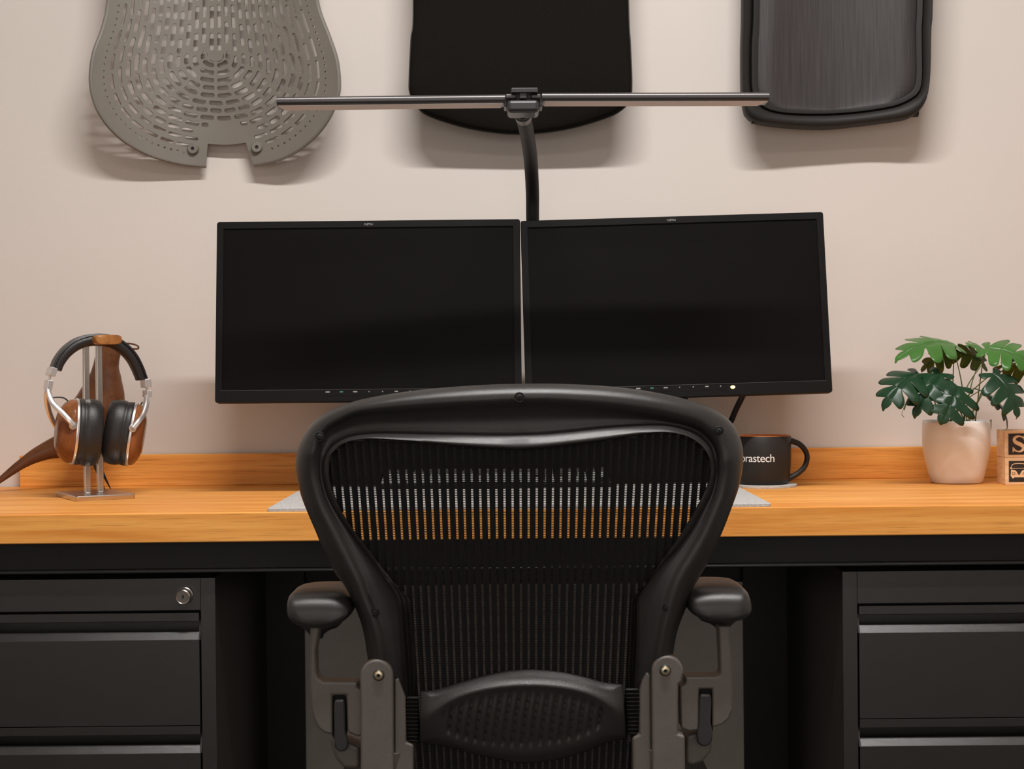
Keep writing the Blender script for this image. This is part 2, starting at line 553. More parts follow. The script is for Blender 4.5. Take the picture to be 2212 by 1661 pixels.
# ================================================================= MONITORS
def monitor(tl, tr, label, group, led, logo_px):
    d0 = 2.935
    A = P(tl[0], tl[1], d0); B = P(tr[0], tr[1], d0)
    ux = (B - A); wdt = ux.length; ux.normalize()
    tilt = math.radians(7)
    # down direction: tilted so that the lower edge comes forward
    yv = Vector((0, 1, 0))
    n0 = ux.cross(Vector((0, 0, 1))).normalized() * -1  # towards camera?
    if n0.y > 0: n0 = -n0
    dn = -(ux.cross(n0)).normalized()
    if dn.z > 0: dn = -dn
    dn_t = (dn * math.cos(tilt) + n0 * math.sin(tilt)).normalized()
    nf = ux.cross(dn_t).normalized()
    if nf.y > 0: nf = -nf
    Hh = 0.3335
    def L(x, y, z=0.0): return A + ux * x + dn_t * y + nf * z   # z>0 towards the viewer
    base = Vector(((A.x + B.x) / 2, 3.09, RZ))
    t = thing('monitor', label, 'monitor', base, group)

    def rr(x0, x1, y0, y1, r_, z, n=5):
        out = []
        for cx, cy, a0 in ((x1 - r_, y0 + r_, -90), (x1 - r_, y1 - r_, 0), (x0 + r_, y1 - r_, 90), (x0 + r_, y0 + r_, 180)):
            for i in range(n + 1):
                a = math.radians(a0 + 90 * i / n)
                out.append(L(cx + r_ * math.cos(a), cy + r_ * math.sin(a), z))
        return out
    sl, st_, sb = 0.0125, 0.0125, 0.0225
    b = MB()
    rows = [rr(0.06, wdt - 0.06, 0.05, Hh - 0.05, 0.02, -0.045), rr(0.012, wdt - 0.012, 0.012, Hh - 0.012, 0.01, -0.03),
            rr(0, wdt, 0, Hh, 0.0045, -0.022), rr(0, wdt, 0, Hh, 0.0045, -0.001), rr(0.0008, wdt - 0.0008, 0.0008, Hh - 0.0008, 0.004, 0),
            rr(sl, wdt - sl, st_, Hh - sb, 0.001, 0), rr(sl, wdt - sl, st_, Hh - sb, 0.001, -0.003)]
    b.loft(rows, cap=False)
    b.f.append(tuple(range(len(rows[0]))))
    bz = obj('housing', b, 'bezel', t)
    b = MB(); b.add([L(sl, st_, -0.0028), L(wdt - sl, st_, -0.0028), L(wdt - sl, Hh - sb, -0.0028), L(sl, Hh - sb, -0.0028)], [(0, 1, 2, 3)])
    b.add([L(sl, st_, -0.0045), L(wdt - sl, st_, -0.0045), L(wdt - sl, Hh - sb, -0.0045), L(sl, Hh - sb, -0.0045)], [(3, 2, 1, 0)])
    obj('screen', b, 'screen', t, smooth=False)
    # thin line under the screen
    b = MB(); b.prism([L(0.010, Hh - 0.0222, 0.0001), L(wdt - 0.010, Hh - 0.0222, 0.0001), L(wdt - 0.010, Hh - 0.0212, 0.0001), L(0.010, Hh - 0.0212, 0.0001)], nf * 0.0006)
    obj('trim_line', b, 'hub', t, smooth=False)
    # logo on the upper bezel
    tm = text_mb('FUJITSU', 0.0048, 0.0001, offset=0.0)
    lx = (logo_px[0] - tl[0]) / 1176.0
    ly = 0.0085
    tm.v = [L(lx + v.x, ly - v.y, 0.0003 + v.z) for v in tm.v]
    # loop over the middle letters
    pts = [(-0.0026, -0.0030), (-0.0016, -0.0050), (0.0000, -0.0046), (0.0010, -0.0030), (0.0022, -0.0040), (0.0026, -0.0052)]
    pts = cr(pts, 4)
    tm.tube([L(lx + x, ly + 0.0015 + y, 0.0003) for x, y in pts], 0.00028, 5)
    obj('logo', tm, 'print', bz)
    # key markings
    x0, stp = (0.2045, 0.0249)
    names = ['w', 'g', 'w', 't', 'd', 'a', 'd']
    for i, kk in enumerate(names):
        cx = x0 + stp * i
        cy = Hh - 0.0175
        b = MB()
        if kk in 'wga':
            hw = 0.0038 if kk == 'w' else 0.0030
            b.prism([L(cx - hw, cy - 0.0010, 0.0004), L(cx + hw, cy - 0.0010, 0.0004), L(cx + hw, cy + 0.0010, 0.0004), L(cx - hw, cy + 0.0010, 0.0004)], nf * -0.0004)
        elif kk == 't':
            b.prism([L(cx - 0.0013, cy, 0.0004), L(cx + 0.001, cy - 0.0014, 0.0004), L(cx + 0.001, cy + 0.0014, 0.0004)], nf * -0.0004)
        else:
            b.prism([L(cx + 0.0010 * math.cos(a * 0.785), cy + 0.0014 * math.sin(a * 0.785), 0.0004) for a in range(8)], nf * -0.0004)
        obj('key_mark', b, 'printg' if kk == 'g' else 'print', bz)
        b = MB()
        b.prism([L(cx - 0.009, Hh - 0.0115, 0.0004), L(cx + 0.009, Hh - 0.0115, 0.0004), L(cx + 0.009, Hh - 0.0105, 0.0004), L(cx - 0.009, Hh - 0.0105, 0.0004)], nf * -0.0004)
        obj('button', b, 'bezel', bz)
    b = MB(); cx, cy = x0 + stp * 7.0 - 0.003, Hh - 0.0165 + 0.0015
    b.prism([L(cx + 0.0042 * math.cos(a * 0.524), cy + 0.0028 * math.sin(a * 0.524), 0.0012) for a in range(12)], nf * -0.0012)
    o_ = obj('power_light', b, 'led' if led else 'bezel', bz)
    if led: o_['label'] = 'glowing amber power light'
    # stand
    mid = L(wdt / 2, Hh / 2, -0.045)
    b = MB()
    cxm = mid.x
    b.box(cxm - 0.0375, cxm + 0.0375, 3.06, 3.095, RZ + 0.008, mid.z + 0.05)
    obj('stand_column', b, 'bezel', t, bevel=0.006, bseg=3)
    b = MB(); b.box(cxm - 0.05, cxm + 0.05, mid.y - 0.012, 3.06, mid.z - 0.05, mid.z + 0.045)
    obj('neck', b, 'bezel', t, bevel=0.004)
    b = MB(); b.box(cxm - 0.085, cxm + 0.085, 3.056, 3.162, RZ + 0.0002, RZ + 0.010)
    obj('stand_foot', b, 'bezel', t, bevel=0.004)
    return t, L, wdt, Hh


G = 'pair of black monitors side by side'
monitor((468.5, 479.5), (1123.2, 473), 'left black monitor, screen off, its right edge by the gooseneck', G, False, (796, 481))
_, LR, wR, HR = monitor((1124.0, 477), (1778, 457.5), 'right black monitor, slightly tilted, with lit amber power light', G, True, (1450, 470))
# signal cable behind the right monitor
b = MB()
pth = [P(1622, 820, 3.0), P(1606, 852, 3.02), P(1590, 884, 3.05), P(1577, 912, 3.075)]
e = pth[-1]
pth += [Vector((e.x - 0.010, 3.095, RZ + 0.009)), Vector((e.x - 0.012, 3.125, RZ + 0.0062)), Vector((e.x - 0.012, 3.158, RZ + 0.0062))]
b.tube([Vector(q) for q in cr([tuple(p) for p in pth], 5)], 0.0058, 10)
tag(obj('monitor_cable', b, 'cable', loc=(e.x, 3.1, RZ)), 'thick black cable hanging down behind the right monitor', 'cable')

# ================================================================= DESK LAMP
lamp = thing('desk_lamp', 'black gooseneck desk lamp with two long light bars above the monitors', 'desk lamp', P(1152, 1040, 3.08) * 1)
lamp.location = Vector((P(1152, 1040, 3.08).x, 3.10, RZ))
LD = 2.615
for (xa, ya, xb, yb, dl) in ((597, 208, 1091, 202.5, 1.02), (1171, 199, 1662, 198, 1)):
    A = P(xa, ya, LD); B = P(xb, yb, LD)
    if xa < 1000: A = P(xa, ya, LD - 0.03)
    ux = (B - A).normalized()
    yv = Vector((0, 1, 0)); yv = (yv - ux * yv.dot(ux)).normalized()
    zv = ux.cross(yv)
    ln = (B - A).length
    # D-shaped housing profile (y, z) relative to its upper front line
    prof = [(0.006, 0.0), (0.0025, -0.0012), (0.0004, -0.0038), (0.0, -0.0070), (0.0004, -0.0102), (0.0025, -0.0130), (0.006, -0.0138), (0.050, -0.0138),
            (0.056, -0.011), (0.056, -0.003), (0.052, 0.0)]
    b = MB()
    b.loft([[A + ux * s + yv * y + zv * z for y, z in prof] for s in (0, ln)])
    lb = obj('light_bar', b, 'bar', lamp, angle=50)
    b = MB()
    zz = -0.0139
    left = xa < 1000
    s0, s1 = (0.002, ln - 0.004) if left else (0.004, ln - 0.002)
    q0 = (0.010 if left else 0.0, 0.0 if left else -0.010)
    pts = [A + ux * (s0) + yv * 0.005 + zv * zz, A + ux * (s1) + yv * 0.005 + zv * zz,
           A + ux * (s1 + q0[1]) + yv * 0.050 + zv * zz, A + ux * (s0 + q0[0]) + yv * 0.050 + zv * zz]
    b.prism(pts, zv * -0.0012)
    d_ = obj('diffuser', b, 'diff', lb, smooth=False)
    d_['label'] = 'pale unlit diffuser strip'
# hub
def pxbox(mb, x0, y0, x1, y1, d, dep):
    a = P((x0 + x1) / 2, y0, d); c_ = P((x0 + x1) / 2, y1, d); l_ = P(x0, (y0 + y1) / 2, d); r_ = P(x1, (y0 + y1) / 2, d)
    mb.box(l_.x, r_.x, d, d + dep, c_.z, a.z)
b = MB()
pxbox(b, 1095, 214, 1165, 242, LD - 0.012, 0.07)
hub = obj('hub', b, 'hub', lamp, bevel=0.0075, bseg=4)
b = MB(); pxbox(b, 1104, 189, 1162, 200, LD - 0.014, 0.05)
pxbox(b, 1122, 199, 1138, 213, LD - 0.010, 0.045)
obj('hub_cap', b, 'hub', lamp, bevel=0.0016, bseg=2)
for x0_, x1_ in ((1091, 1116), (1146, 1169)):
    b = MB(); pxbox(b, x0_, 202, x1_, 213.5, LD - 0.006, 0.04)
    obj('hinge', b, 'bar', lamp, bevel=0.003, bseg=2)
for x0_, x1_ in ((1088, 1096), (1164, 1172)):
    b = MB(); pxbox(b, x0_, 212, x1_, 230, LD + 0.004, 0.05)
    obj('hinge_block', b, 'hub', lamp, bevel=0.002, bseg=2)
gp = [(1152, 905, 3.10), (1152, 860, 3.10), (1152, 700, 3.10), (1151.5, 560, 3.10), (1150.5, 471, 3.07), (1150, 411, 3.045), (1146, 342, 2.975), (1138.5, 290, 2.86), (1131, 254, 2.73), (1128.5, 240, 2.67)]
gp3 = [tuple(P(*g)) + (0.0118 + 0.0017 * i / 9,) for i, g in enumerate(gp)]
gs = cr(gp3, 8)
b = MB(); b.tube([Vector(g[:3]) for g in gs], [g[3] for g in gs], 20)
obj('gooseneck', b, 'goose', lamp)
b = MB(); a_ = Vector(gs[-9][:3]); c_ = Vector(gs[-5][:3])
b.tube([a_, c_], [0.0143, 0.0152], 24)
obj('collar', b, 'collar', lamp)
lx = P(1152, 930, 3.10).x
b = MB(); b.lathe([(0.0, 0.0), (0.026, 0.0), (0.026, 0.006), (0.022, 0.010), (0.015, 0.012), (0.0135, 0.05), (0, 0.05)], (lx, 3.10, RZ + 0.0002), cap=False)
obj('clamp', b, 'hub', lamp)

# ================================================================= WALL PANELS
# 1) perforated grey back
def wall_d(px, cx, half, s0, s1):
    return WY - s0 - s1 * ((px - cx) / half) ** 2


outline = [(252, -360), (246, -250), (240, -120), (234, 0), (222, 60), (203, 112), (196, 160), (199, 200), (213, 240), (240, 278), (278, 310), (330, 336), (390, 352), (445, 358),
           (497, 361), (548, 355), (600, 344), (645, 322), (685, 288), (712, 250), (728, 210), (732, 180), (727, 130), (711, 80), (690, 25), (682, -20), (676, -120), (670, -250), (664, -360)]
osm = cr(outline, 14)
NS = len(osm)
SKX, SKY = 466, 118


def skel(p):
    return (SKX + (p[0] - SKX) * 0.0, min(p[1], SKY))


def UV(si, t):
    """si: float index along the outline, t: 0 middle .. 1 rim -> pixel"""
    i = int(max(0, min(NS - 2, math.floor(si))))
    f = si - i
    o_ = (osm[i][0] * (1 - f) + osm[i + 1][0] * f, osm[i][1] * (1 - f) + osm[i + 1][1] * f)
    s_ = skel(o_)
    return (s_[0] + (o_[0] - s_[0]) * t, s_[1] + (o_[1] - s_[1]) * t)


def mir(si, t):
    x, y = UV(si, t)
    return P(x, y, wall_d(x, 466, 268, 0.022, 0.085))


def notch(si, t, pad=0.0):
    o_ = osm[int(max(0, min(NS - 1, round(si))))]
    return o_[1] > 340 and 443 - pad < o_[0] < 550 + pad


panel_grey = thing('chair_back_panel', 'grey plastic chair back full of slots, hung left on wall', 'chair back', P(466, -100, WY))
b = MB()
K = 13
t0, tE = 0.0, 0.87


def ring_cell(mb, s0, s1, ta, tb, fl, fw, nl=6):
    """cell with a rounded slot; fl, fw: hole size as fraction of the cell"""
    A = UV(s0, (ta + tb) / 2); B = UV(s1, (ta + tb) / 2)
    ln = math.hypot(A[0] - B[0], A[1] - B[1])
    C1 = UV((s0 + s1) / 2, ta); C2 = UV((s0 + s1) / 2, tb)
    wd_ = math.hypot(C1[0] - C2[0], C1[1] - C2[1])
    hl = ln * fl / 2; hw = wd_ * fw / 2
    hw = min(hw, hl)
    outer = []; inner = []
    def add(a_, b_, ia, ib):
        outer.append(mir((s0 + s1) / 2 + (s1 - s0) / 2 * a_, (ta + tb) / 2 + (tb - ta) / 2 * b_))
        inner.append(mir((s0 + s1) / 2 + (s1 - s0) / 2 * (ia / (ln / 2)), (ta + tb) / 2 + (tb - ta) / 2 * (ib / (wd_ / 2))))
    r_ = hw * 0.85
    for i in range(nl + 1):
        f = -1 + 2 * i / nl
        add(f, 1, f * (hl - r_), hw)
    for i in range(1, 4):
        f = 1 - 2 * i / 4
        ang = math.pi / 2 * f
        add(1, f, hl - r_ + r_ * math.cos(ang), hw * math.sin(ang))
    for i in range(nl + 1):
        f = 1 - 2 * i / nl
        add(f, -1, f * (hl - r_), -hw)
    for i in range(1, 4):
        f = -1 + 2 * i / 4
        ang = math.pi / 2 * f
        add(-1, f, -(hl - r_) - r_ * math.cos(ang), hw * math.sin(ang))
    n_ = len(outer)
    mb.add(outer + inner, [(i, (i + 1) % n_, n_ + (i + 1) % n_, n_ + i) for i in range(n_)])


def solid_cell(mb, s0, s1, ta, tb, n=4):
    rows = [[mir(s0 + (s1 - s0) * i / n, t) for i in range(n + 1)] for t in (ta, (ta + tb) / 2, tb)]
    mb.loft(rows, cu=False, cap=False)


# outline index where the notch lies
nl_ = [i for i in range(NS) if osm[i][1] > 340 and 443 < osm[i][0] < 550]
nA, nB = min(nl_), max(nl_)
for k in range(K):
    ta = t0 + (tE - t0) * k / K; tb = t0 + (tE - t0) * (k + 1) / K
    tc_ = (ta + tb) / 2
    # arc length table
    L_ = [0]
    for i in range(1, NS):
        a_ = UV(i - 1, tc_); c_ = UV(i, tc_)
        L_.append(L_[-1] + math.hypot(a_[0] - c_[0], a_[1] - c_[1]))
    def at(l):
        lo, hi = 0, NS - 1
        while hi - lo > 1:
            md = (lo + hi) // 2
            if L_[md] <= l: lo = md
            else: hi = md
        return lo + (l - L_[lo]) / max(1e-6, L_[hi] - L_[lo])
    segs = [(0, L_[-1], False)]
    if tc_ > 0.60:
        segs = [(0, L_[nA], False), (L_[nA], L_[nB], tc_ > 0.785), (L_[nB], L_[-1], False)]
    for (l0, l1, hole) in segs:
        if hole: continue
        mid_plain = tc_ > 0.60 and l0 > 0 and l1 < L_[-1]
        cellL = 37 - 6 * (k % 3 == 1)
        # long cells along the straight upper part, shorter ones round the bend
        def pace(l):
            y_ = UV(at(l), tc_)[1]
            return 62 if y_ < 95 else (46 if y_ < 190 and tc_ > 0.35 else cellL)
        cum = [0.0]
        NN = 200
        for q in range(NN): cum.append(cum[-1] + (l1 - l0) / NN / pace(l0 + (l1 - l0) * (q + 0.5) / NN))
        n_ = max(1, round(cum[-1]))
        def inv(c):
            c = c * cum[-1] / n_
            q = 0
            while q < NN - 1 and cum[q + 1] < c: q += 1
            return l0 + (l1 - l0) * (q + (c - cum[q]) / max(1e-9, cum[q + 1] - cum[q])) / NN
        bounds = [inv(i) for i in range(n_ + 1)]
        if k % 2 and n_ > 2:
            bounds = [l0] + [inv(i + 0.5) for i in range(n_)] + [l1]
        for i in range(len(bounds) - 1):
            s0_, s1_ = at(bounds[i]), at(bounds[i + 1])
            mx, my = UV((s0_ + s1_) / 2, tc_)
            short = (bounds[i + 1] - bounds[i]) < 15
            if mid_plain or short or (my > 272 and 420 < mx < 560) or (k < 1 and my > 100):
                solid_cell(b, s0_, s1_, ta, tb)
            else:
                ring_cell(b, s0_, s1_, ta, tb, 0.83, 0.58 if k < K - 2 else 0.42)
# rim with small round holes
L_ = [0]
for i in range(1, NS):
    a_ = UV(i - 1, 0.92); c_ = UV(i, 0.92)
    L_.append(L_[-1] + math.hypot(a_[0] - c_[0], a_[1] - c_[1]))
for (l0, l1) in ((0, L_[nA]), (L_[nB], L_[-1])):
    n_ = int((l1 - l0) / 14.5)
    def at2(l):
        lo, hi = 0, NS - 1
        while hi - lo > 1:
            md = (lo + hi) // 2
            if L_[md] <= l: lo = md
            else: hi = md
        return lo + (l - L_[lo]) / max(1e-6, L_[hi] - L_[lo])
    for i in range(n_):
        s0_ = at2(l0 + (l1 - l0) * i / n_); s1_ = at2(l0 + (l1 - l0) * (i + 1) / n_)
        near = min(abs(l0 + (l1 - l0) * (i + .5) / n_ - L_[nA]), abs(l0 + (l1 - l0) * (i + .5) / n_ - L_[nB])) < 45
        if near: solid_cell(b, s0_, s1_, tE, 0.935, 2)
        else: ring_cell(b, s0_, s1_, tE, 0.935, 0.34, 0.34, nl=2)
        solid_cell(b, s0_, s1_, 0.935, 1.0, 2)
obj('slotted_shell', b, 'greyplastic', panel_grey, solid=0.005, smooth=False)
# rolled rim
b = MB()
for r0, r1 in ((0, nA), (nB, NS - 1)):
    pts = [mir(i, 1.0) + Vector((0, 0.002, 0)) for i in range(r0, r1 + 1, 2)]
    b.tube(pts, 0.0045, 8)
obj('rim', b, 'greyplastic', panel_grey)
for (bx, by) in ((418, 322), (556, 319)):
    c_ = P(bx, by, wall_d(bx, 466, 268, 0.022, 0.085))
    b = MB()
    b.lathe([(0.0035, -0.004), (0.0095, -0.004), (0.0115, 0.0), (0.013, 0.012), (0.0135, 0.020), (0.0035, 0.020)], (c_.x, c_.y - 0.006, c_.z), axis=(0, 1, 0), cap=False, seg=24)
    b.tube([c_ + Vector((0, 0.012, 0)), c_ + Vector((0.004 if bx < 500 else -0.001, 0.016, -0.026))], [0.0125, 0.0095], 12)
    bo = obj('screw_boss', b, 'greyplastic', panel_grey)
    b = MB(); b.cyl(c_ + Vector((0, -0.0085, 0)), c_ + Vector((0, 0.01, 0)), 0.0034, 12)
    obj('screw_hole', b, 'black', bo)
b = MB(); a_ = P(466, -150, WY); b.box(a_.x - 0.05, a_.x + 0.05, WY - 0.03, WY, a_.z - 0.03, a_.z + 0.03)
obj('wall_mount', b, 'rubber', panel_grey)

# 2) black padded panel
pad_out = [(886, -420), (893, 0), (888, 80), (884, 165), (886, 200), (904, 231), (927, 248), (990, 269), (1053, 281.6), (1116, 287), (1180, 283), (1243, 272), (1306, 253), (1338, 238), (1360, 215), (1365, 180), (1362, 95), (1357.6, 0), (1350, -420)]
ps = cr(pad_out, 6)
panel_black = thing('padded_seat_panel', 'black fabric padded chair panel hung in the middle of the wall', 'chair seat', P(1122, -150, WY))
b = MB()
cx, cy = 1124, 0
rows = []
for sc, dd in ((0.90, -0.002), (0.965, 0.0), (0.988, 0.003), (1.0, 0.010), (1.0, 0.016), (0.985, 0.024), (0.95, 0.026)):
    row = []
    for (x, y) in ps:
        px_, py_ = cx + (x - cx) * sc, (y if y < -300 else y - (1 - sc) * 230 * (1 if y > 0 else 0.3))
        yy_ = WY - 0.072 - 0.042 * ((x - 1124) / 240) ** 2
        q = P(px_, py_, yy_)
        row.append(Vector((q.x, yy_ + dd, q.z)))
    rows.append(row)
b.loft(rows)
obj('cushion', b, 'fabric', panel_black, angle=60)
b = MB()
b.tube([P(x, y, WY - 0.072 - 0.042 * ((x - 1124) / 240) ** 2) + Vector((0, 0.014, 0)) for x, y in ps], 0.0022, 6)
obj('piping', b, 'piping', panel_black)
b = MB(); a_ = P(1124, -150, WY); b.box(a_.x - 0.06, a_.x + 0.06, WY - 0.048, WY, a_.z - 0.04, a_.z + 0.04)
obj('wall_mount', b, 'rubber', panel_black)

# 3) framed mesh seat on the right
oo = [(1608, -420), (1606, 0), (1604, 97), (1604.6, 193), (1608, 225), (1614, 247), (1629, 259), (1651, 266), (1725, 273.6), (1790, 275), (1854, 269), (1918, 261), (1966, 253), (1989, 238), (2003, 218), (2010, 190), (2014, 145), (2015.5, 64), (2019, 0), (2026, -420)]
ii = [(1629, -420), (1627, 0), (1623, 97), (1623, 180), (1627, 205), (1636, 220), (1661, 236.5), (1706, 244.6), (1783, 246), (1854, 241.4), (1918, 232), (1948, 224), (1972, 212), (1989, 197), (1995, 167), (1995, 112), (1994.5, 50), (1997, 0), (2004, -420)]
# resample both to equal count with arc length
def resample(pts, n):
    L_ = [0]
    for i in range(1, len(pts)): L_.append(L_[-1] + math.dist(pts[i], pts[i - 1]))
    out = []
    j = 0
    for k in range(n):
        l = L_[-1] * k / (n - 1)
        while j < len(L_) - 2 and L_[j + 1] < l: j += 1
        f = (l - L_[j]) / max(1e-9, L_[j + 1] - L_[j])
        out.append(tuple(a + (c_ - a) * f for a, c_ in zip(pts[j], pts[j + 1])))
    return out
OO = resample(cr(oo, 6), 120); II = resample(cr(ii, 6), 120)
panel_mesh = thing('mesh_seat_panel', 'dark mesh chair seat in a rounded frame hung right on wall', 'chair seat', P(1810, -150, WY))
PY = WY - 0.075
def bend(px): return PY - 0.028 * ((px - 1810) / 200) ** 2
b = MB()
rows = []
for o_, i_ in zip(OO, II):
    sec = []
    for f, dd in ((0.0, 0.035), (0.0, 0.016), (0.10, 0.005), (0.3, 0.0), (0.6, 0.001), (0.85, 0.006), (1.0, 0.012), (1.0, 0.035)):
        bx_ = o_[0] + (i_[0] - o_[0]) * f
        q = P(bx_, o_[1] + (i_[1] - o_[1]) * f, bend(bx_))
        sec.append(Vector((q.x, bend(bx_) + dd, q.z)))
    rows.append(sec)
b.loft(rows)
obj('seat_frame', b, 'darkframe', panel_mesh, angle=60)
b = MB()
rows = []
for i_ in II:
    cx_, cy_ = 1810, min(i_[1], 120)
    sec = []
    for f, dd in ((1.0, 0.010), (0.985, 0.0045), (0.955, 0.004), (0.925, 0.0045), (0.92, 0.010)):
        x = cx_ + (i_[0] - cx_) * f
        y = cy_ + (i_[1] - cy_) * f
        q = P(x, y, bend(x))
        sec.append(Vector((q.x, bend(x) + dd, q.z)))
    rows.append(sec)
b.loft(rows, cu=False, cap=False)
obj('mesh_border', b, 'darkframe', panel_mesh, solid=0.001)
b = MB()
hw = 9
rows = []
n_ = len(II) // 2
for k in range(n_):
    a_, c_ = II[k], II[len(II) - 1 - k]
    row = []
    for j in range(hw):
        f = j / (hw - 1)
        x = (a_[0] + (c_[0] - a_[0]) * (0.03 + 0.94 * f)); y = a_[1] + (c_[1] - a_[1]) * f
        if y > 215: y -= (y - 215) * 0.3
        q = P(x, y, bend(x))
        row.append(Vector((q.x, bend(x) + 0.008 + 0.012 * math.sin(math.pi * f), q.z)))
    rows.append(row)
b.loft(rows, cu=False, cap=False)
obj('mesh_fabric', b, 'seatmesh', panel_mesh, solid=0.0012)
for (bx, by, r_) in ((1638, 264, 0.008), (1972, 247, 0.010)):
    c_ = P(bx, by, bend(bx) + 0.012)
    b = MB(); b.cyl(c_ + Vector((-0.012, 0.01, 0.006)), c_ + Vector((0.012, 0.01, 0.006)), r_, 16)
    obj('frame_tab', b, 'darkframe', panel_mesh)
b = MB(); a_ = P(1810, -150, WY); b.box(a_.x - 0.06, a_.x + 0.06, WY - 0.05, WY, a_.z - 0.04, a_.z + 0.04)
obj('wall_mount', b, 'rubber', panel_mesh)
# ================================================================= OFFICE CHAIR
CXP = 1122.0


def cdepth(px, py):
    return 1.90 + 0.075 * (py - 830) / 830 + 0.05 * ((px - CXP) / 484) ** 2


def PC(px, py, dd=0.0):
    return P(px, py, cdepth(px, py) + dd)


chair = thing('office_chair', 'black mesh-backed office chair seen from behind, in front of the desk', 'office chair', (0.012, 2.16, 0))
rows_px = [
 # O, R, L, I
 [(830, 1680), (850, 1680), (877, 1680), (892, 1680)],
 [(815, 1560), (845, 1560), (878, 1560), (896, 1560)],
 [(800, 1470), (838, 1470), (874, 1470), (898, 1470)],
 [(794, 1420), (835, 1420), (868, 1420), (898, 1420)],
 [(786, 1370), (827, 1368), (864, 1366), (895, 1366)],
 [(776, 1334), (814, 1328), (860, 1322), (890, 1322)],
 [(762, 1300), (797, 1287), (850, 1285), (885, 1294)],
 [(744, 1265), (784, 1247), (825, 1243), (860, 1268)],
 [(724, 1238), (768, 1212), (800, 1208), (826, 1226)],
 [(700, 1192), (748, 1172), (773, 1173), (785, 1172)],
 [(681.8, 1148), (727, 1132), (744, 1132), (757, 1135)],
 [(665, 1109), (707, 1094), (720, 1094), (735, 1098)],
 [(651, 1073), (696, 1064), (706, 1064), (722, 1066)],
 [(641, 1035), (688, 1030), (698, 1030), (713, 1036)],
 [(638, 1005), (686, 1000), (697, 1003), (711, 1010)],
 [(643, 972), (689, 970), (702, 985), (713, 990)],
 [(655, 942), (697, 946), (714, 967), (723, 975)],
 [(677, 911), (710, 928), (735, 952), (739, 961)],
 [(712, 887), (740, 911), (763, 941.5), (762, 953)],
 [(762, 867.5), (778, 896), (806, 936.5), (800, 949)],
 [(830, 853), (840, 891), (865, 936), (860, 953)],
 [(900, 843), (905, 887), (930, 937.5), (925, 958.5)],
 [(980, 835.5), (985, 882.5), (1000, 938.5), (1000, 965.5)],
 [(1060, 830.5), (1060, 879.5), (1070, 939.5), (1070, 970)],
 [(1122, 829), (1122, 876), (1122, 939), (1122, 972)],
 [(1185, 828.5), (1183, 875), (1175, 937), (1175, 968.5)],
 [(1250, 830.5), (1245, 879), (1240, 931), (1240, 961)],
 [(1310, 834), (1305, 884), (1300, 924.5), (1300, 953.5)],
 [(1375, 841), (1370, 892), (1360, 920), (1360, 943.5)],
 [(1438, 852), (1430, 902), (1415, 918), (1412, 937)],
 [(1495, 866), (1478, 914), (1455, 921.5), (1450, 937)],
 [(1542, 884), (1513, 927), (1497, 935), (1485, 945)],
 [(1578, 910), (1537, 950), (1526, 957), (1513, 963)],
 [(1598, 943), (1549, 975), (1540, 980), (1528, 984)],
 [(1605.5, 978), (1554, 1000), (1546, 1004), (1534, 1006)],
 [(1604, 1014), (1554, 1030), (1545, 1030), (1532, 1034)],
 [(1596, 1053), (1546, 1068), (1536, 1065), (1521, 1062)],
 [(1581, 1096), (1532, 1103), (1518, 1100), (1503, 1098)],
 [(1562, 1145), (1512, 1148), (1492, 1146), (1476, 1144)],
 [(1537, 1202), (1485, 1192), (1460, 1188), (1445, 1190)],
 [(1513, 1243), (1462, 1228), (1430, 1218), (1415, 1232)],
 [(1496, 1274), (1448, 1258), (1404, 1252), (1388, 1270)],
 [(1484, 1308), (1435, 1298), (1382, 1290), (1366, 1292)],
 [(1472, 1338), (1427, 1334), (1380, 1326), (1362, 1326)],
 [(1461, 1372), (1420, 1370), (1380, 1370), (1359, 1370)],
 [(1453, 1422), (1412, 1420), (1378, 1420), (1357, 1420)],
 [(1450, 1470), (1410, 1470), (1375, 1470), (1356, 1470)],
 [(1435, 1560), (1405, 1560), (1375, 1560), (1360, 1560)],
 [(1420, 1680), (1402, 1680), (1380, 1680), (1366, 1680)]]
flat = [tuple(c for p in r_ for c in p) for r_ in rows_px]
flat = cr(flat, 4)


def lerp(a, b_, f): return (a[0] + (b_[0] - a[0]) * f, a[1] + (b_[1] - a[1]) * f)


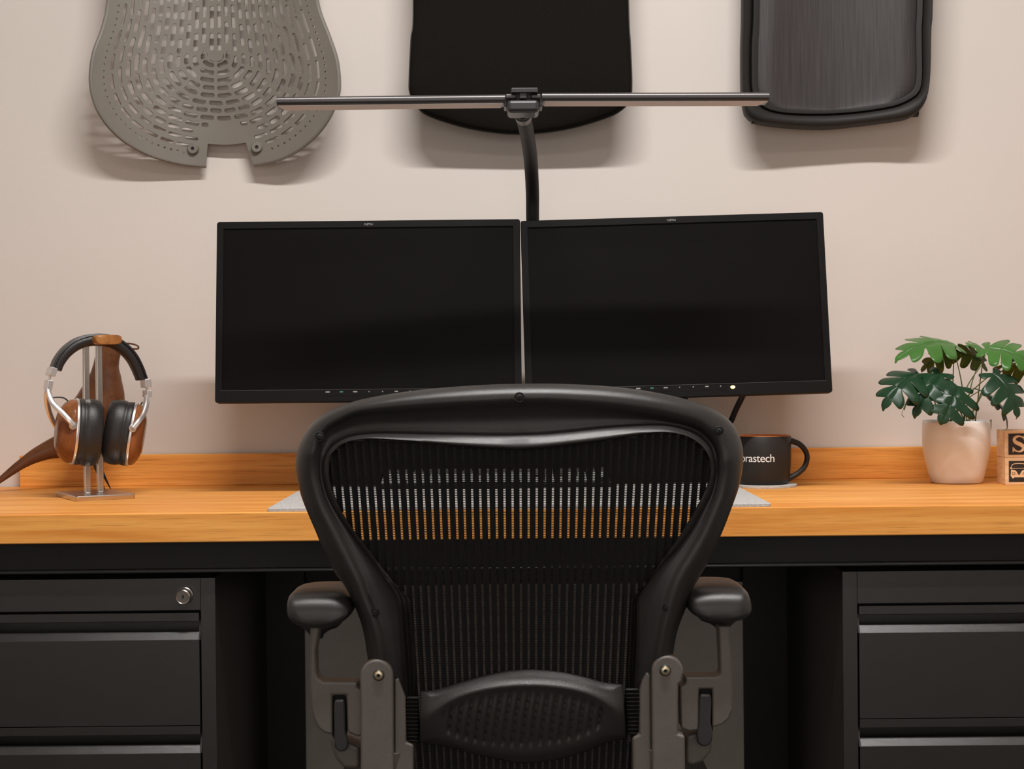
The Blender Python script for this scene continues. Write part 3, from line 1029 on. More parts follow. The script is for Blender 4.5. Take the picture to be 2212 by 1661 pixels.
b = MB()
rows = []
Ipoly = []
for fr in flat:
    O, Rr, Lr, I = (fr[0], fr[1]), (fr[2], fr[3]), (fr[4], fr[5]), (fr[6], fr[7])
    Ipoly.append(I)
    top = max(0.0, min(1.0, (980 - O[1]) / 100.0))     # 1 along the top bar
    low = max(0.0, min(1.0, (O[1] - 1230) / 120.0))
    rec = 0.007 + 0.011 * top
    T = 0.015 * top
    sec = [(O, 0.032 + T), (O, 0.017 + T), (lerp(O, Rr, 0.05), 0.0105 + T), (lerp(O, Rr, 0.14), 0.0045 + T), (lerp(O, Rr, 0.30), -0.0015 + T * 0.9), (lerp(O, Rr, 0.5), -0.0045 + T * 0.8),
           (lerp(O, Rr, 0.72), -0.0042 + T * 0.7), (lerp(O, Rr, 0.9), -0.0010 + T * 0.65), (Rr, 0.003 + T * 0.62), (lerp(Rr, Lr, 0.14), 0.0035 + T * 0.7), (lerp(Rr, Lr, 0.35), 0.006 + T * 0.75), (lerp(Rr, Lr, 0.8), 0.0075 + T * 0.6),
           (lerp(Rr, Lr, 0.96), 0.0065 + T * 0.4), (lerp(Lr, I, 0.08), 0.0045 + T * 0.08), (lerp(Lr, I, 0.32), 0.0026 - T * 0.16), (lerp(Lr, I, 0.50), 0.0018 - T * 0.30), (lerp(Lr, I, 0.66), 0.0011 - T * 0.44), (lerp(Lr, I, 0.80), 0.0010 - T * 0.50), (lerp(Lr, I, 0.91), 0.0022 - T * 0.50), (I, 0.006 - T * 0.4), (I, 0.030)]
    if low > 0:
        g = lambda q: q
        add = []
        for (pt, dd) in sec: add.append((pt, dd))
        # two fine grooves along the inner flange
        f0 = 13
        tail = [(lerp(Lr, I, 0.04), 0.0040), (lerp(Lr, I, 0.20), 0.0000), (lerp(Lr, I, 0.36), 0.0048), (lerp(Lr, I, 0.50), 0.0000), (lerp(Lr, I, 0.66), 0.0048), (lerp(Lr, I, 0.82), 0.0002), (I, 0.008), (I, 0.030)]
        sec = add[:f0] + [((p0[0] + (p1[0] - p0[0]) * low, p0[1] + (p1[1] - p0[1]) * low), d0_ + (d1_ - d0_) * low) for (p0, d0_), (p1, d1_) in zip(add[f0:], tail)]
    rows.append([PC(p[0], p[1], dd) for p, dd in sec])
b.loft(rows)
frame = obj('back_frame', b, 'plastic', chair, angle=70)
# screws
for (sx, sy, dd, rr_) in ((1122, 858, -0.0050, 0.0046), (690, 943, -0.0045, 0.0044), (1554, 931, -0.0045, 0.0044), (809, 1324, -0.0025, 0.0040), (1441, 1313, -0.0025, 0.0040)):
    c_ = PC(sx, sy, dd)
    b = MB()
    b.lathe([(rr_ * 1.0, 0.006), (rr_ * 1.25, 0.004), (rr_ * 1.35, 0.0003), (rr_ * 1.22, -0.0006), (rr_ * 1.0, 0.0002), (rr_ * 0.98, 0.0006), (0.0, 0.0004)], c_, axis=(0, 1, 0), seg=24, cap=False)
    so = obj('screw_socket', b, 'plastic', frame)
    b = MB(); b.lathe([(rr_ * 0.97, 0.0), (rr_ * 0.8, -0.0006), (0.0, -0.0008)], c_, axis=(0, 1, 0), seg=20, cap=False)
    for a_ in (0.6, 2.17):
        v1 = Vector((math.cos(a_), 0, math.sin(a_)))
        b.obox(c_ + Vector((0, -0.0010, 0)), v1 * rr_ * 0.55, Vector((0, 0.0004, 0)), Vector((-v1.z, 0, v1.x)) * 0.0005)
    obj('screw', b, 'black', so)

# mesh: vertical bands with ladder openings, as real geometry
def inside(x, y, poly):
    c_ = False
    n_ = len(poly)
    j = n_ - 1
    for i in range(n_):
        xi, yi = poly[i]; xj, yj = poly[j]
        if (yi > y) != (yj > y) and x < (xj - xi) * (y - yi) / (yj - yi) + xi: c_ = not c_
        j = i
    return c_


cen = (1122, 1130)
poly = []
for (x, y) in Ipoly:
    dx, dy = x - 1122, y - 1150
    n_ = math.hypot(dx, dy)
    poly.append((x + dx / n_ * 8, y + (dy / n_ * 9 if y < 1600 else 0)))
PER = 17.55


def colx(u, y):
    """u in columns from the centre -> pixel x at height y"""
    return 1124.5 + (y - 1040) * 0.004 + u * PER * (1 - 0.00022 * (y - 1040))


b = MB()
MD = 0.013
for ci in range(-26, 27):
    w0, w1 = 0.14, 0.86            # band between openings (fraction of the period)
    y = 936.0
    run = []
    def flush(run):
        if len(run) > 1:
            b.loft([[PC(colx(ci + w0, yy), yy, MD), PC(colx(ci + 0.5, yy), yy, MD + 0.0006), PC(colx(ci + w1, yy), yy, MD)] for yy in run], cu=False, cap=False)
    while y < 1682:
        if inside(colx(ci + 0.5, y), y, poly): run.append(y)
        else:
            flush(run); run = []
        y += 9.0
    flush(run)
RP = 3.66
for ci in range(-26, 28):
    y = 938.0
    while y < 1680:
        if inside(colx(ci, y), y, poly):
            xa, xb = colx(ci - 0.17, y), colx(ci + 0.17, y)
            b.add([PC(xa, y, MD), PC(xb, y, MD), PC(xb, y + 1.5, MD), PC(xa, y + 1.5, MD)], [(0, 1, 2, 3)])
        y += RP
mo = obj('back_mesh', b, 'meshb', chair, smooth=False, solid=0.0006)

# lumbar pad as a relief
lt = [(908, 1493), (925, 1491.5), (943.5, 1489), (986.6, 1476), (1037, 1461), (1088, 1449.6), (1120, 1446), (1151, 1445), (1214, 1451), (1265, 1462), (1303, 1473), (1331, 1476.5), (1345, 1477.5)]
lb_ = [(906, 1605), (925, 1607), (940, 1609), (986.6, 1619), (1030, 1631), (1062, 1638), (1105, 1646), (1138.5, 1648), (1201.8, 1641), (1265, 1623), (1303, 1607.5), (1330, 1599), (1353, 1595)]
lt_r = resample(cr(lt, 6), 141); lb_r = resample(cr(lb_, 6), 141)


def lumb_h(px, py, u, v):
    ex, ey = (px - 1129) / 201.0, 0
    cyc = 1551 - (px - 1129) * 0.028
    ey = (py - cyc) / (72.0 if py < cyc else 80.0)
    r_ = math.sqrt(ex * ex + ey * ey)
    edge = min(1.0, (1 - abs(2 * v - 1)) * 3.5, (1 - abs(2 * u - 1)) * 9)
    h = 0.006 * math.sin(min(1, edge) * math.pi / 2) + 0.010 * (1 - (2 * v - 1) ** 2)
    h += 0.0050 * math.exp(-((r_ - 0.98) / 0.10) ** 2) * (0.62 - 0.38 * math.tanh(ey * 3))
    if r_ < 0.98:
        q = max(0, min(1, (0.92 - r_) / 0.12))
        h -= 0.0004 * q
        half = 0.80 * math.sqrt(max(0, 1 - (ex / 0.93) ** 2)) if abs(ex) < 0.93 else 0
        rib = abs(math.sin(math.pi * (px + 4 * ey * 3 - 960) / 20.2 + 1.2))
        inn = max(0, min(1, (half - abs(ey)) / 0.14)) if abs(ex) < 0.86 else 0
        h -= 0.0046 * inn * (1 - rib) ** 1.0
    return h


b = MB()
rows = []
NV = 44
for i in range(141):
    row = []
    for j in range(NV + 1):
        v = j / NV
        v2 = 0.5 - 0.5 * math.cos(math.pi * v) if False else v
        px_ = lt_r[i][0] + (lb_r[i][0] - lt_r[i][0]) * v2
        py_ = lt_r[i][1] + (lb_r[i][1] - lt_r[i][1]) * v2
        u = i / 140
        row.append(PC(px_, py_, 0.004 - lumb_h(px_, py_, u, v2)))
    # return along the back
    row.append(PC(lb_r[i][0], lb_r[i][1], 0.012)); row.append(PC(lt_r[i][0], lt_r[i][1], 0.012))
    rows.append(row)
b.loft(rows)
lum = obj('lumbar_pad', b, 'lumbar', chair, angle=75)
for (xa, xb, ya, yb, sl) in ((877, 907, 1504, 1604, -3), (1349, 1380, 1486, 1588, 6)):
    b = MB()
    nb = 12
    prof = []
    for k in range(nb * 6 + 1):
        f = k / (nb * 6)
        prof.append((f, 0.5 + 0.5 * math.cos(2 * math.pi * f * nb)))
    rows = []
    for f, a_ in prof:
        y = ya + (yb - ya) * f
        x0_ = xa + sl * f; x1_ = xb + sl * f
        ins = a_ * 2.5
        dd = -0.004 + 0.0035 * a_
        rows.append([PC(x0_ + ins, y, dd + 0.002), PC(x0_ + ins + 3, y, dd), PC(x1_ - ins - 3, y, dd), PC(x1_ - ins, y, dd + 0.002), PC(x1_ - ins, y, 0.010), PC(x0_ + ins, y, 0.010)])
    b.loft(rows)
    obj('bellows', b, 'rubber', chair, angle=60)

# brackets
def px_prism(pts, dd, thick, px0=None):
    d_ = cdepth(*(px0 or pts[0])) + dd
    return [P(x, y, d_) for x, y in pts], Vector((0, thick, 0))


def arc(cx, cy, r_, a0, a1, n=10, ry=None):
    ry = ry or r_
    return [(cx + r_ * math.cos(math.radians(a0 + (a1 - a0) * i / n)), cy - ry * math.sin(math.radians(a0 + (a1 - a0) * i / n))) for i in range(n + 1)]


brL = arc(813.5, 1461, 36, 180, 10, 14) + [(850, 1500), (850, 1700), (778.5, 1700), (778.5, 1520)]
brR = arc(1442, 1452, 35, 170, 0, 14) + [(1474, 1472), (1466, 1480), (1465, 1520), (1465, 1585), (1480, 1590), (1481, 1700), (1410, 1700), (1407.5, 1500)]
for side, pts, sc in ((0, brL, (818, 1458)), (1, brR, (1437, 1448))):
    p3, off = px_prism(pts, -0.016, 0.034, (sc[0], 1500))
    b = MB(); b.prism(p3, off)
    br = obj('pivot_bracket', b, 'plastic_arm', chair, bevel=0.0035, bseg=4)
    d_ = cdepth(sc[0], 1500) - 0.016
    c_ = P(sc[0], sc[1], d_)
    b = MB(); b.lathe([(0.0072, 0.001), (0.0072, -0.0004), (0.0060, -0.0012), (0.0060, 0.001)], c_, axis=(0, 1, 0), seg=24, cap=False)
    obj('bushing', b, 'plastic', br)
    b = MB(); b.lathe([(0.0062, 0.0), (0.0060, -0.0022), (0.0048, -0.0038), (0.0023, -0.0044), (0.0021, -0.002), (0, -0.002)], c_, axis=(0, 1, 0), seg=24, cap=False)
    so = obj('pivot_screw', b, 'brass', br)
    b = MB(); b.lathe([(0.0022, -0.0025), (0.0, -0.0026)], c_, axis=(0, 1, 0), seg=6, cap=False)
    obj('hex_socket', b, 'black', br)
for side, up_ in ((0, [(851, 1470), (860, 1466), (868, 1488), (876, 1508), (877, 1606), (893, 1612), (892, 1700), (851, 1700)]),
                  (1, [(1408, 1462), (1398, 1452), (1388, 1470), (1381, 1492), (1381, 1588), (1366, 1596), (1368, 1700), (1410, 1700)])):
    p3, off = px_prism(up_, -0.008, 0.03, (860 if side == 0 else 1400, 1500))
    p3 = [p + Vector((0, 0.006, 0)) for p in p3]
    b = MB(); b.prism(p3, off)
    obj('back_upright', b, 'plastic_arm', chair, bevel=0.0045, bseg=4)
# arm yokes
ykR = [(1552, 1352), (1576, 1352), (1579, 1400), (1582, 1450), (1584, 1490), (1583, 1533), (1576, 1552), (1562, 1565), (1539, 1573), (1538.5, 1489), (1510.5, 1489), (1510, 1578), (1488, 1581), (1471, 1574),
       (1468.5, 1500), (1468.5, 1485), (1478, 1480), (1481, 1472), (1480, 1462), (1545, 1461), (1554, 1459), (1557, 1450), (1555, 1400)]
ykL = [(670, 1352), (691, 1352), (688, 1375), (682, 1405), (683, 1452), (687, 1465), (698, 1473), (772, 1473), (773, 1486), (780, 1491), (788, 1498), (789, 1586), (775, 1594), (750, 1583), (747, 1503), (718, 1503), (718, 1588), (702, 1585),
       (686, 1573), (676, 1552), (671, 1530), (669, 1490), (668, 1440)]
lvR = [(1512, 1499), (1536, 1499), (1538, 1515), (1536, 1560), (1540, 1585), (1539, 1600)] + arc(1522, 1597, 16.5, -20, -160, 8) + [(1505, 1585), (1509, 1560), (1510, 1515)]
lvL = [(722, 1511), (744, 1511), (745, 1530), (745, 1580), (752, 1600), (752, 1610)] + arc(737, 1609, 15.5, -20, -160, 8) + [(722, 1598), (720, 1530)]
stR = [(1481, 1588), (1506, 1582), (1540, 1600), (1536, 1625), (1520, 1645), (1496, 1655), (1481, 1650)]
stL = [(713, 1588), (745, 1600), (779, 1612), (779, 1662), (742, 1662), (724, 1640), (714, 1610)]
arms = {}
for side, yk, lv, stt in ((0, ykL, lvL, stL), (1, ykR, lvR, stR)):
    ref = (1500, 1500) if side else (744, 1500)
    p3, off = px_prism(yk, -0.004, 0.032, ref)
    b = MB(); b.prism(p3, off)
    yk_o = obj('arm_yoke', b, 'plastic_arm', chair, bevel=0.0055, bseg=4)
    p3, off = px_prism(lv, -0.006, 0.010, ref)
    b = MB()
    cx_ = sum(p.x for p in p3) / len(p3); cz_ = sum(p.z for p in p3) / len(p3)
    b.prism(p3, off)
    obj('height_lever', b, 'lever', yk_o, bevel=0.0032, bseg=3)
    x0_, x1_, y0_, y1_ = (1509, 1540, 1488, 1580) if side else (717, 748, 1502, 1590)
    p3, off = px_prism([(x0_, y0_), (x1_, y0_), (x1_, y1_), (x0_, y1_)], 0.010, 0.015, ref)
    b = MB(); b.prism(p3, off)
    obj('lever_slot', b, 'black', yk_o, smooth=False)
    p3, off = px_prism(stt, 0.012, 0.06, ref)
    b = MB(); b.prism(p3, off)
    obj('arm_strut', b, 'plastic_arm', yk_o, bevel=0.006, bseg=3)
    # wide collar below the pad
    cx0, cy0 = (1565, 1346) if side else (680, 1361)
    q = P(cx0, cy0, cdepth(*ref) + 0.012)
    b = MB()
    rws = []
    for (dy, w_, o_) in ((24, 13, 0), (14, 17, 0), (6, 28, -2), (1, 41, -6), (-8, 48, -8), (-16, 50, -8)):
        s_ = w_ / 1787
        oo_ = (o_ if side else -o_) / 1787
        zc = q.z - dy / 1787
        rws.append([Vector((q.x + oo_ + s_ * math.copysign(abs(math.cos(a)) ** 0.8, math.cos(a)), q.y + 0.02 + 0.7 * s_ * math.sin(a) + 0.6 * max(0, s_ - 0.012), zc)) for a in [2 * math.pi * k / 24 for k in range(24)]])
    b.loft(rws)
    obj('arm_collar', b, 'plastic', yk_o, angle=60)
# arm pads
apL = [(624, 1266), (640, 1261.5), (663, 1259), (700, 1258), (728, 1260.5), (748, 1270), (760, 1288), (762, 1305), (756, 1321), (742, 1338), (722, 1351), (697, 1358.5), (670, 1359), (648, 1354), (630, 1341), (619, 1320), (617, 1292), (619, 1276)]
apR = [(1492, 1258), (1514, 1251.5), (1540, 1248.5), (1572, 1248), (1600, 1249.5), (1612, 1254), (1621, 1267), (1626, 1296), (1625, 1315), (1616, 1330), (1600, 1340), (1572, 1346), (1545, 1345), (1520, 1338), (1500, 1325), (1487, 1307), (1484, 1285), (1486, 1268)]
for ap, ref in ((apL, (690, 1500)), (apR, (1555, 1500))):
    ytop = min(y for x, y in ap); ybot = max(y for x, y in ap)
    ap = [(x, ytop + 24 + (y - ytop) * (ybot - ytop - 24) / (ybot - ytop)) for x, y in ap]
    sm = cr(ap, 3, closed=True)
    d0 = cdepth(ref[0], 1480) - 0.02
    p3 = [P(x, y, d0) for x, y in sm]
    cx_ = sum(p.x for p in p3) / len(p3); zt = max(p.z for p in p3); zm = min(p.z for p in p3); cz_ = (zt + zm) / 2
    b = MB(); rows = []
    stations = [(0.0, 0.40, 0.15), (0.0006, 0.60, 0.34), (0.002, 0.76, 0.52), (0.005, 0.87, 0.68), (0.010, 0.945, 0.82), (0.017, 0.985, 0.92), (0.027, 1, 0.98), (0.036, 1, 1), (0.10, 1, 1), (0.14, 0.97, 0.93), (0.18, 0.92, 0.8), (0.21, 0.8, 0.6), (0.225, 0.5, 0.3)]
    for dy, sx_, sz_ in stations:
        zc = cz_ - 0.012 * (1 - sz_)
        rows.append([Vector((cx_ + (p.x - cx_) * sx_, d0 - 0.012 + dy, zc + (p.z - cz_) * sz_)) for p in p3])
    b.loft(rows)
    pd = obj('arm_pad', b, 'pad', chair, angle=80)
# seat, spine, column and base
b = MB()
def rrect(cx, cy, hx, hy, r_, z, n=6):
    out = []
    for sx_, sy_, a0 in ((1, 1, 0), (-1, 1, 90), (-1, -1, 180), (1, -1, 270)):
        for i in range(n + 1):
            a = math.radians(a0 + 90 * i / n)
            out.append(Vector((cx + sx_ * (hx - r_) + r_ * math.cos(a), cy + sy_ * (hy - r_) + r_ * math.sin(a), z)))
    return out
cxs = 0.012
b.loft([rrect(cxs, 2.21, 0.235, 0.20, 0.08, 0.385), rrect(cxs, 2.21, 0.25, 0.215, 0.09, 0.395), rrect(cxs, 2.21, 0.255, 0.22, 0.09, 0.41), rrect(cxs, 2.21, 0.25, 0.215, 0.09, 0.422), rrect(cxs, 2.21, 0.22, 0.185, 0.08, 0.424)])
obj('seat', b, 'meshb', chair, angle=60)
for s_ in (-1, 1):
    b = MB()
    x_ = cxs + s_ * 0.165
    b.tube([Vector((x_ , 1.985, 0.50)), Vector((x_, 2.0, 0.42)), Vector((x_ * 0.9, 2.04, 0.375)), Vector((x_ * 0.6, 2.12, 0.35))], [0.016, 0.018, 0.018, 0.016], 14)
    obj('spine_arm', b, 'plastic_arm', chair)
b = MB(); b.box(cxs - 0.11, cxs + 0.11, 2.06, 2.26, 0.31, 0.385)
obj('tilt_mechanism', b, 'plastic', chair, bevel=0.012, bseg=3)
b = MB(); b.lathe([(0, 0.10), (0.030, 0.10), (0.030, 0.2), (0.02, 0.2), (0.02, 0.32), (0, 0.32)], (cxs, 2.16, 0), cap=False)
obj('gas_column', b, 'rubber', chair)
b = MB(); b.lathe([(0, 0.075), (0.05, 0.075), (0.05, 0.115), (0.035, 0.13), (0, 0.13)], (cxs, 2.16, 0), cap=False)
hubc = obj('base_hub', b, 'plastic', chair)
for k in range(5):
    a = math.radians(90 + 72 * k)
    d_ = Vector((math.cos(a), math.sin(a), 0))
    c0 = Vector((cxs, 2.16, 0))
    b = MB(); b.tube([c0 + d_ * 0.03 + Vector((0, 0, 0.098)), c0 + d_ * 0.17 + Vector((0, 0, 0.09)), c0 + d_ * 0.31 + Vector((0, 0, 0.075))], [0.018, 0.015, 0.012], 12, [0.026, 0.021, 0.016])
    leg = obj('base_leg', b, 'plastic', chair)
    cc = c0 + d_ * 0.31
    side = Vector((-d_.y, d_.x, 0))
    b = MB(); b.cyl(cc + side * 0.006 + Vector((0, 0, 0.028)), cc + side * 0.024 + Vector((0, 0, 0.028)), 0.028, 20)
    b.cyl(cc - side * 0.024 + Vector((0, 0, 0.028)), cc - side * 0.006 + Vector((0, 0, 0.028)), 0.028, 20)
    b.cyl(cc - side * 0.02 + Vector((0, 0, 0.028)), cc + side * 0.02 + Vector((0, 0, 0.028)), 0.006, 8)
    b.cyl(cc + Vector((0, 0, 0.028)), cc + Vector((0, 0, 0.075)), 0.006, 8)
    obj('caster', b, 'rubber', leg)

# ================================================================= DESK MAT, KEYBOARD, COASTER, MUG
MT = 0.0052
fl = P(577, 1104, 2.556); fr_ = P(1666, 1094, 2.556)
b = MB()
z0 = DT + 0.0003
mx0, mx1, my0, my1 = fl.x, fr_.x, 2.554, 3.045
rows = []
def matout(z, ins=0.0):
    out = []
    r_ = 0.006
    for cx_, cy_, a0 in ((mx1 - r_, my0 + r_, -90), (mx1 - r_, my1 - r_, 0), (mx0 + r_, my1 - r_, 90), (mx0 + r_, my0 + r_, 180)):
        for i in range(4):
            a = math.radians(a0 + 30 * i)
            out.append(Vector((cx_ + (r_ - ins) * math.cos(a), cy_ + (r_ - ins) * math.sin(a), z)))
    return out
b.loft([matout(z0), matout(z0 + MT - 0.0008), matout(z0 + MT, 0.0008)])
tag(obj('desk_mat', b, 'felt', loc=((mx0 + mx1) / 2, 2.8, z0)), 'large light grey felt desk mat under the keyboard', 'desk mat')
MZ = z0 + MT
kx0, kx1 = P(817, 1050, 2.94).x, P(1321, 1050, 2.94).x
kb = thing('keyboard', 'black keyboard with grey keys lying on the felt mat', 'keyboard', ((kx0 + kx1) / 2, 3.0, MZ))
b = MB()
ky0, ky1 = 2.937, 3.042
pr = [(ky0, MZ), (ky0, MZ + 0.009), (ky0 + 0.004, MZ + 0.011), (ky1 - 0.003, MZ + 0.026), (ky1, MZ + 0.024), (ky1, MZ)]
b.loft([[Vector((x, y, z)) for y, z in pr] for x in (kx0, kx1)])
obj('case', b, 'bezel', kb, bevel=0.001)
KP = (kx1 - kx0 - 0.012) / 22.5
layout = [[1.25, 1.25, 1.25, 6.25, 1.25, 1.25, 1.25, 1.25, None, 1, 1, 1, None, 2, 1], [2.25] + [1] * 10 + [2.75, None, 0, 1, 0, None, 1, 1, 1],
          [1.75] + [1] * 11 + [2.25, None, 0, 0, 0, None, 1, 1, 1, 1], [1.5] + [1] * 12 + [1.5, None, 1, 1, 1, None, 1, 1, 1, 1], [1] * 13 + [2, None, 1, 1, 1, None, 1, 1, 1, 1]]
protos = {}
for r_i, row in enumerate(layout):
    x = kx0 + 0.006
    y = ky0 + 0.004 + r_i * 0.0188
    zb_ = MZ + 0.0115 + r_i * 0.0028
    for w_ in row:
        if w_ is None: x += KP * 0.25; continue
        if w_ == 0: x += KP; continue
        wl = w_ * KP - 0.0016
        if w_ not in protos:
            b = MB()
            b.loft([[Vector((x, y, zb_)), Vector((x + wl, y, zb_)), Vector((x + wl, y + 0.017, zb_)), Vector((x, y + 0.017, zb_))],
                    [Vector((x + 0.0018, y + 0.002, zb_ + 0.0085)), Vector((x + wl - 0.0018, y + 0.002, zb_ + 0.0085)), Vector((x + wl - 0.0018, y + 0.0145, zb_ + 0.0085)), Vector((x + 0.0018, y + 0.0145, zb_ + 0.0085))]])
            o_ = obj('key', b, 'keycap', kb, smooth=False)
            protos[w_] = (o_, x, y, zb_)
        else:
            o0, x_, y_, z_ = protos[w_]
            o_ = o0.copy(); COL.objects.link(o_); o_.parent = kb
            o_.location = (x - x_, y - y_, zb_ - z_)
        x += w_ * KP

CD = 2.995
cc = P(1652, 1052, CD)
b = MB(); crd = (P(1720.5, 1052, CD).x - cc.x)
b.lathe([(0, 0), (crd, 0), (crd, 0.0042), (crd - 0.0008, 0.005), (0, 0.005)], (cc.x, CD, DT + 0.0003), seg=56, cap=False)
tag(obj('coaster', b, 'felt', loc=(cc.x, CD, DT)), 'round grey felt coaster under the black mug', 'coaster')
mc = Vector((P(1647, 1000, CD).x, CD, DT + 0.0055))
mug = thing('mug', 'matte black mug with orange inside and white lettering on felt coaster', 'mug', mc)
mr = P(1708.5, 1000, CD).x - mc.x
mh = P(1700, 940, CD).z - mc.z
b = MB()
b.lathe([(0, 0.0), (mr * 0.86, 0.0), (mr * 0.90, 0.003), (mr * 0.955, 0.018), (mr * 0.985, 0.035), (mr, mh * 0.55), (mr, mh - 0.0015), (mr - 0.001, mh - 0.0002)], mc, seg=64, cap=False)
obj('body', b, 'mug', mug, angle=60)
b = MB()
b.lathe([(mr - 0.0008, mh - 0.0010), (mr - 0.0012, mh + 0.0004), (mr - 0.0032, mh + 0.0002), (mr - 0.004, mh - 0.002), (mr - 0.0045, 0.012), (mr * 0.6, 0.006), (0, 0.006)], mc, seg=64, cap=False)
gl = obj('orange_glaze', b, 'mugin', mug, angle=60)
hp = [(1700, 951), (1712, 953), (1728, 960), (1740, 974), (1743.5, 990), (1738, 1008), (1724, 1022), (1710, 1030), (1699, 1035)]
hp3 = cr([tuple(P(x, y, CD - 0.006)) for x, y in hp], 6)
b = MB(); n_ = len(hp3)
b.tube([Vector(p) for p in hp3], [0.0050 + 0.0022 * abs(2 * i / (n_ - 1) - 1) ** 4 for i in range(n_)], 14, [0.0062 + 0.003 * abs(2 * i / (n_ - 1) - 1) ** 4 for i in range(n_)])
obj('handle', b, 'mug', mug)
tm = text_mb('brastech', 0.0209, 0.0, spacing=0.93, offset=0.0)
# finely cut so that it can follow the round side
bm = bmesh.new()
me = bpy.data.meshes.new('t'); me.from_pydata([tuple(v) for v in tm.v], [], tm.f); bm.from_mesh(me)
bmesh.ops.triangulate(bm, faces=bm.faces)
w_half = max(v.x for v in tm.v)
tz = P(1640, 994.5, CD).z
tx_end = P(1673.0, 990, CD - mr).x
th_end = math.asin(max(-1, min(1, (tx_end - mc.x) / mr)))
out = MB()
vmap = []
for v in bm.verts:
    s_ = v.co.x - w_half
    th = th_end + s_ / mr
    vmap.append(Vector((mc.x + (mr + 0.0004) * math.sin(th), mc.y - (mr + 0.0004) * math.cos(th), tz + v.co.y)))
bm.verts.ensure_lookup_table()
out.add(vmap, [tuple(v.index for v in f.verts) for f in bm.faces])
bm.free()
obj('lettering', out, 'printw', mug, smooth=False, recalc=False)

# ================================================================= PLANT
PD = 3.045
pc = P(2066, 1030, PD)
PCX = pc.x
pot = thing('potted_plant', 'green lobed-leaf plant in a round white pot by the wooden blocks', 'potted plant', (PCX, PD, DT))
prm = (P(2134, 980, PD).x - P(1994.5, 980, PD).x) / 2
PH = P(2066, 907.5, PD).z - DT
b = MB()
b.lathe([(0, 0.0006), (0.046, 0.0006), (0.0485, 0.002), (0.0525, 0.018), (0.0575, 0.038), (0.0615, 0.058), (0.0635, 0.078), (0.0628, PH - 0.006), (0.0622, PH - 0.001), (0.0610, PH), (0.0592, PH - 0.001), (0.0588, PH - 0.02), (0.0, PH - 0.02)],
        (P(2066, 980, PD).x, PD, DT), seg=64, cap=False)
obj('pot', b, 'pot', pot, angle=60)
PX = P(2066, 980, PD).x
b = MB(); b.lathe([(0.0585, 0.0), (0.05, 0.002), (0.02, 0.004), (0, 0.004)], (PX, PD, DT + PH - 0.012), seg=32, cap=False)
obj('soil', b, 'soil', pot)
b = MB()
q = [P(2133, 908, PD), P(2141, 906, PD), P(2140, 925, PD), P(2137, 941, PD), P(2135.5, 942, PD), P(2134, 925, PD)]
b.prism([p + Vector((0, -0.004, 0)) for p in q], (0, 0.0012, 0))
obj('pot_tag', b, 'tag', pot, smooth=False)


def make_leaf(name, base, tip, nrm, width, lobes=4, droop=0.15, cup=0.25, material='leafd', seed=0, tail=0.25):
    """pinnately lobed leaf with thickness. base, tip: world; nrm: surface normal hint"""
    rnd = random.Random(seed)
    base = Vector(base); tip = Vector(tip)
    ax = tip - base; Ln = ax.length; ax.normalize()
    nz = Vector(nrm); nz = (nz - ax * nz.dot(ax)).normalized()
    ay = nz.cross(ax)
    out = []
    for s_ in (1, -1):
        pts = [(0.0, 0.03)]
        pts.append((-0.10, 0.30 + 0.06 * rnd.random())); pts.append((-0.07, 0.50)); pts.append((0.03, 0.48)); pts.append((0.06, 0.22))
        for k in range(lobes):
            u0 = 0.08 + (0.80 - 0.08) * k / lobes
            du = 0.72 / lobes
            env = math.sin(math.pi * (0.22 + 0.60 * (k + 0.5) / lobes)) ** 1.0 * (1.0 - 0.45 * k / lobes) * (0.92 + 0.16 * rnd.random())
            ut = u0 + du * 1.10
            pts += [(u0 + du * 0.12, 0.50 * env), (u0 + du * 0.45, 0.92 * env), (ut - du * 0.30, 1.10 * env), (ut + du * 0.02, 1.08 * env), (ut + du * 0.10, 0.85 * env), (u0 + du * 1.02, 0.50 * env), (u0 + du * 1.0, 0.26 * env)]
        pts += [(0.86, 0.19), (0.95, 0.13), (1.0, 0.0)]
        sm = cr(pts, 3)
        out.append((s_, sm))
    def pos(u, v):
        x = u * Ln
        y = v * width
        z = droop * Ln * 4 * u * (1 - u) - cup * abs(y) * (abs(y) / width) ** 0.6 - 0.006 * (u > 0.98)
        z += 0.03 * width * math.sin(u * 21 + seed) * abs(v)
        return base + ax * x + ay * y + nz * z
    mb = MB()
    for s_, sm in out:
        rows = []
        n_ = len(sm)
        for i, (u, v) in enumerate(sm):
            um = min(1.0, max(0.0, 0.75 * u + 0.25 * (i / (n_ - 1)) - 0.10 * abs(v)))
            if i == 0: um = 0
            if i == n_ - 1: um = 1
            rows.append([pos(um + (u - um) * f, s_ * v * f) for f in (0, 0.25, 0.5, 0.75, 1.0)])
        if s_ < 0: rows = [list(reversed(r_)) for r_ in rows]
        mb.loft(rows, cu=False, cap=False)
    return obj(name, mb, material, pot, solid=0.0005, recalc=False, angle=180)


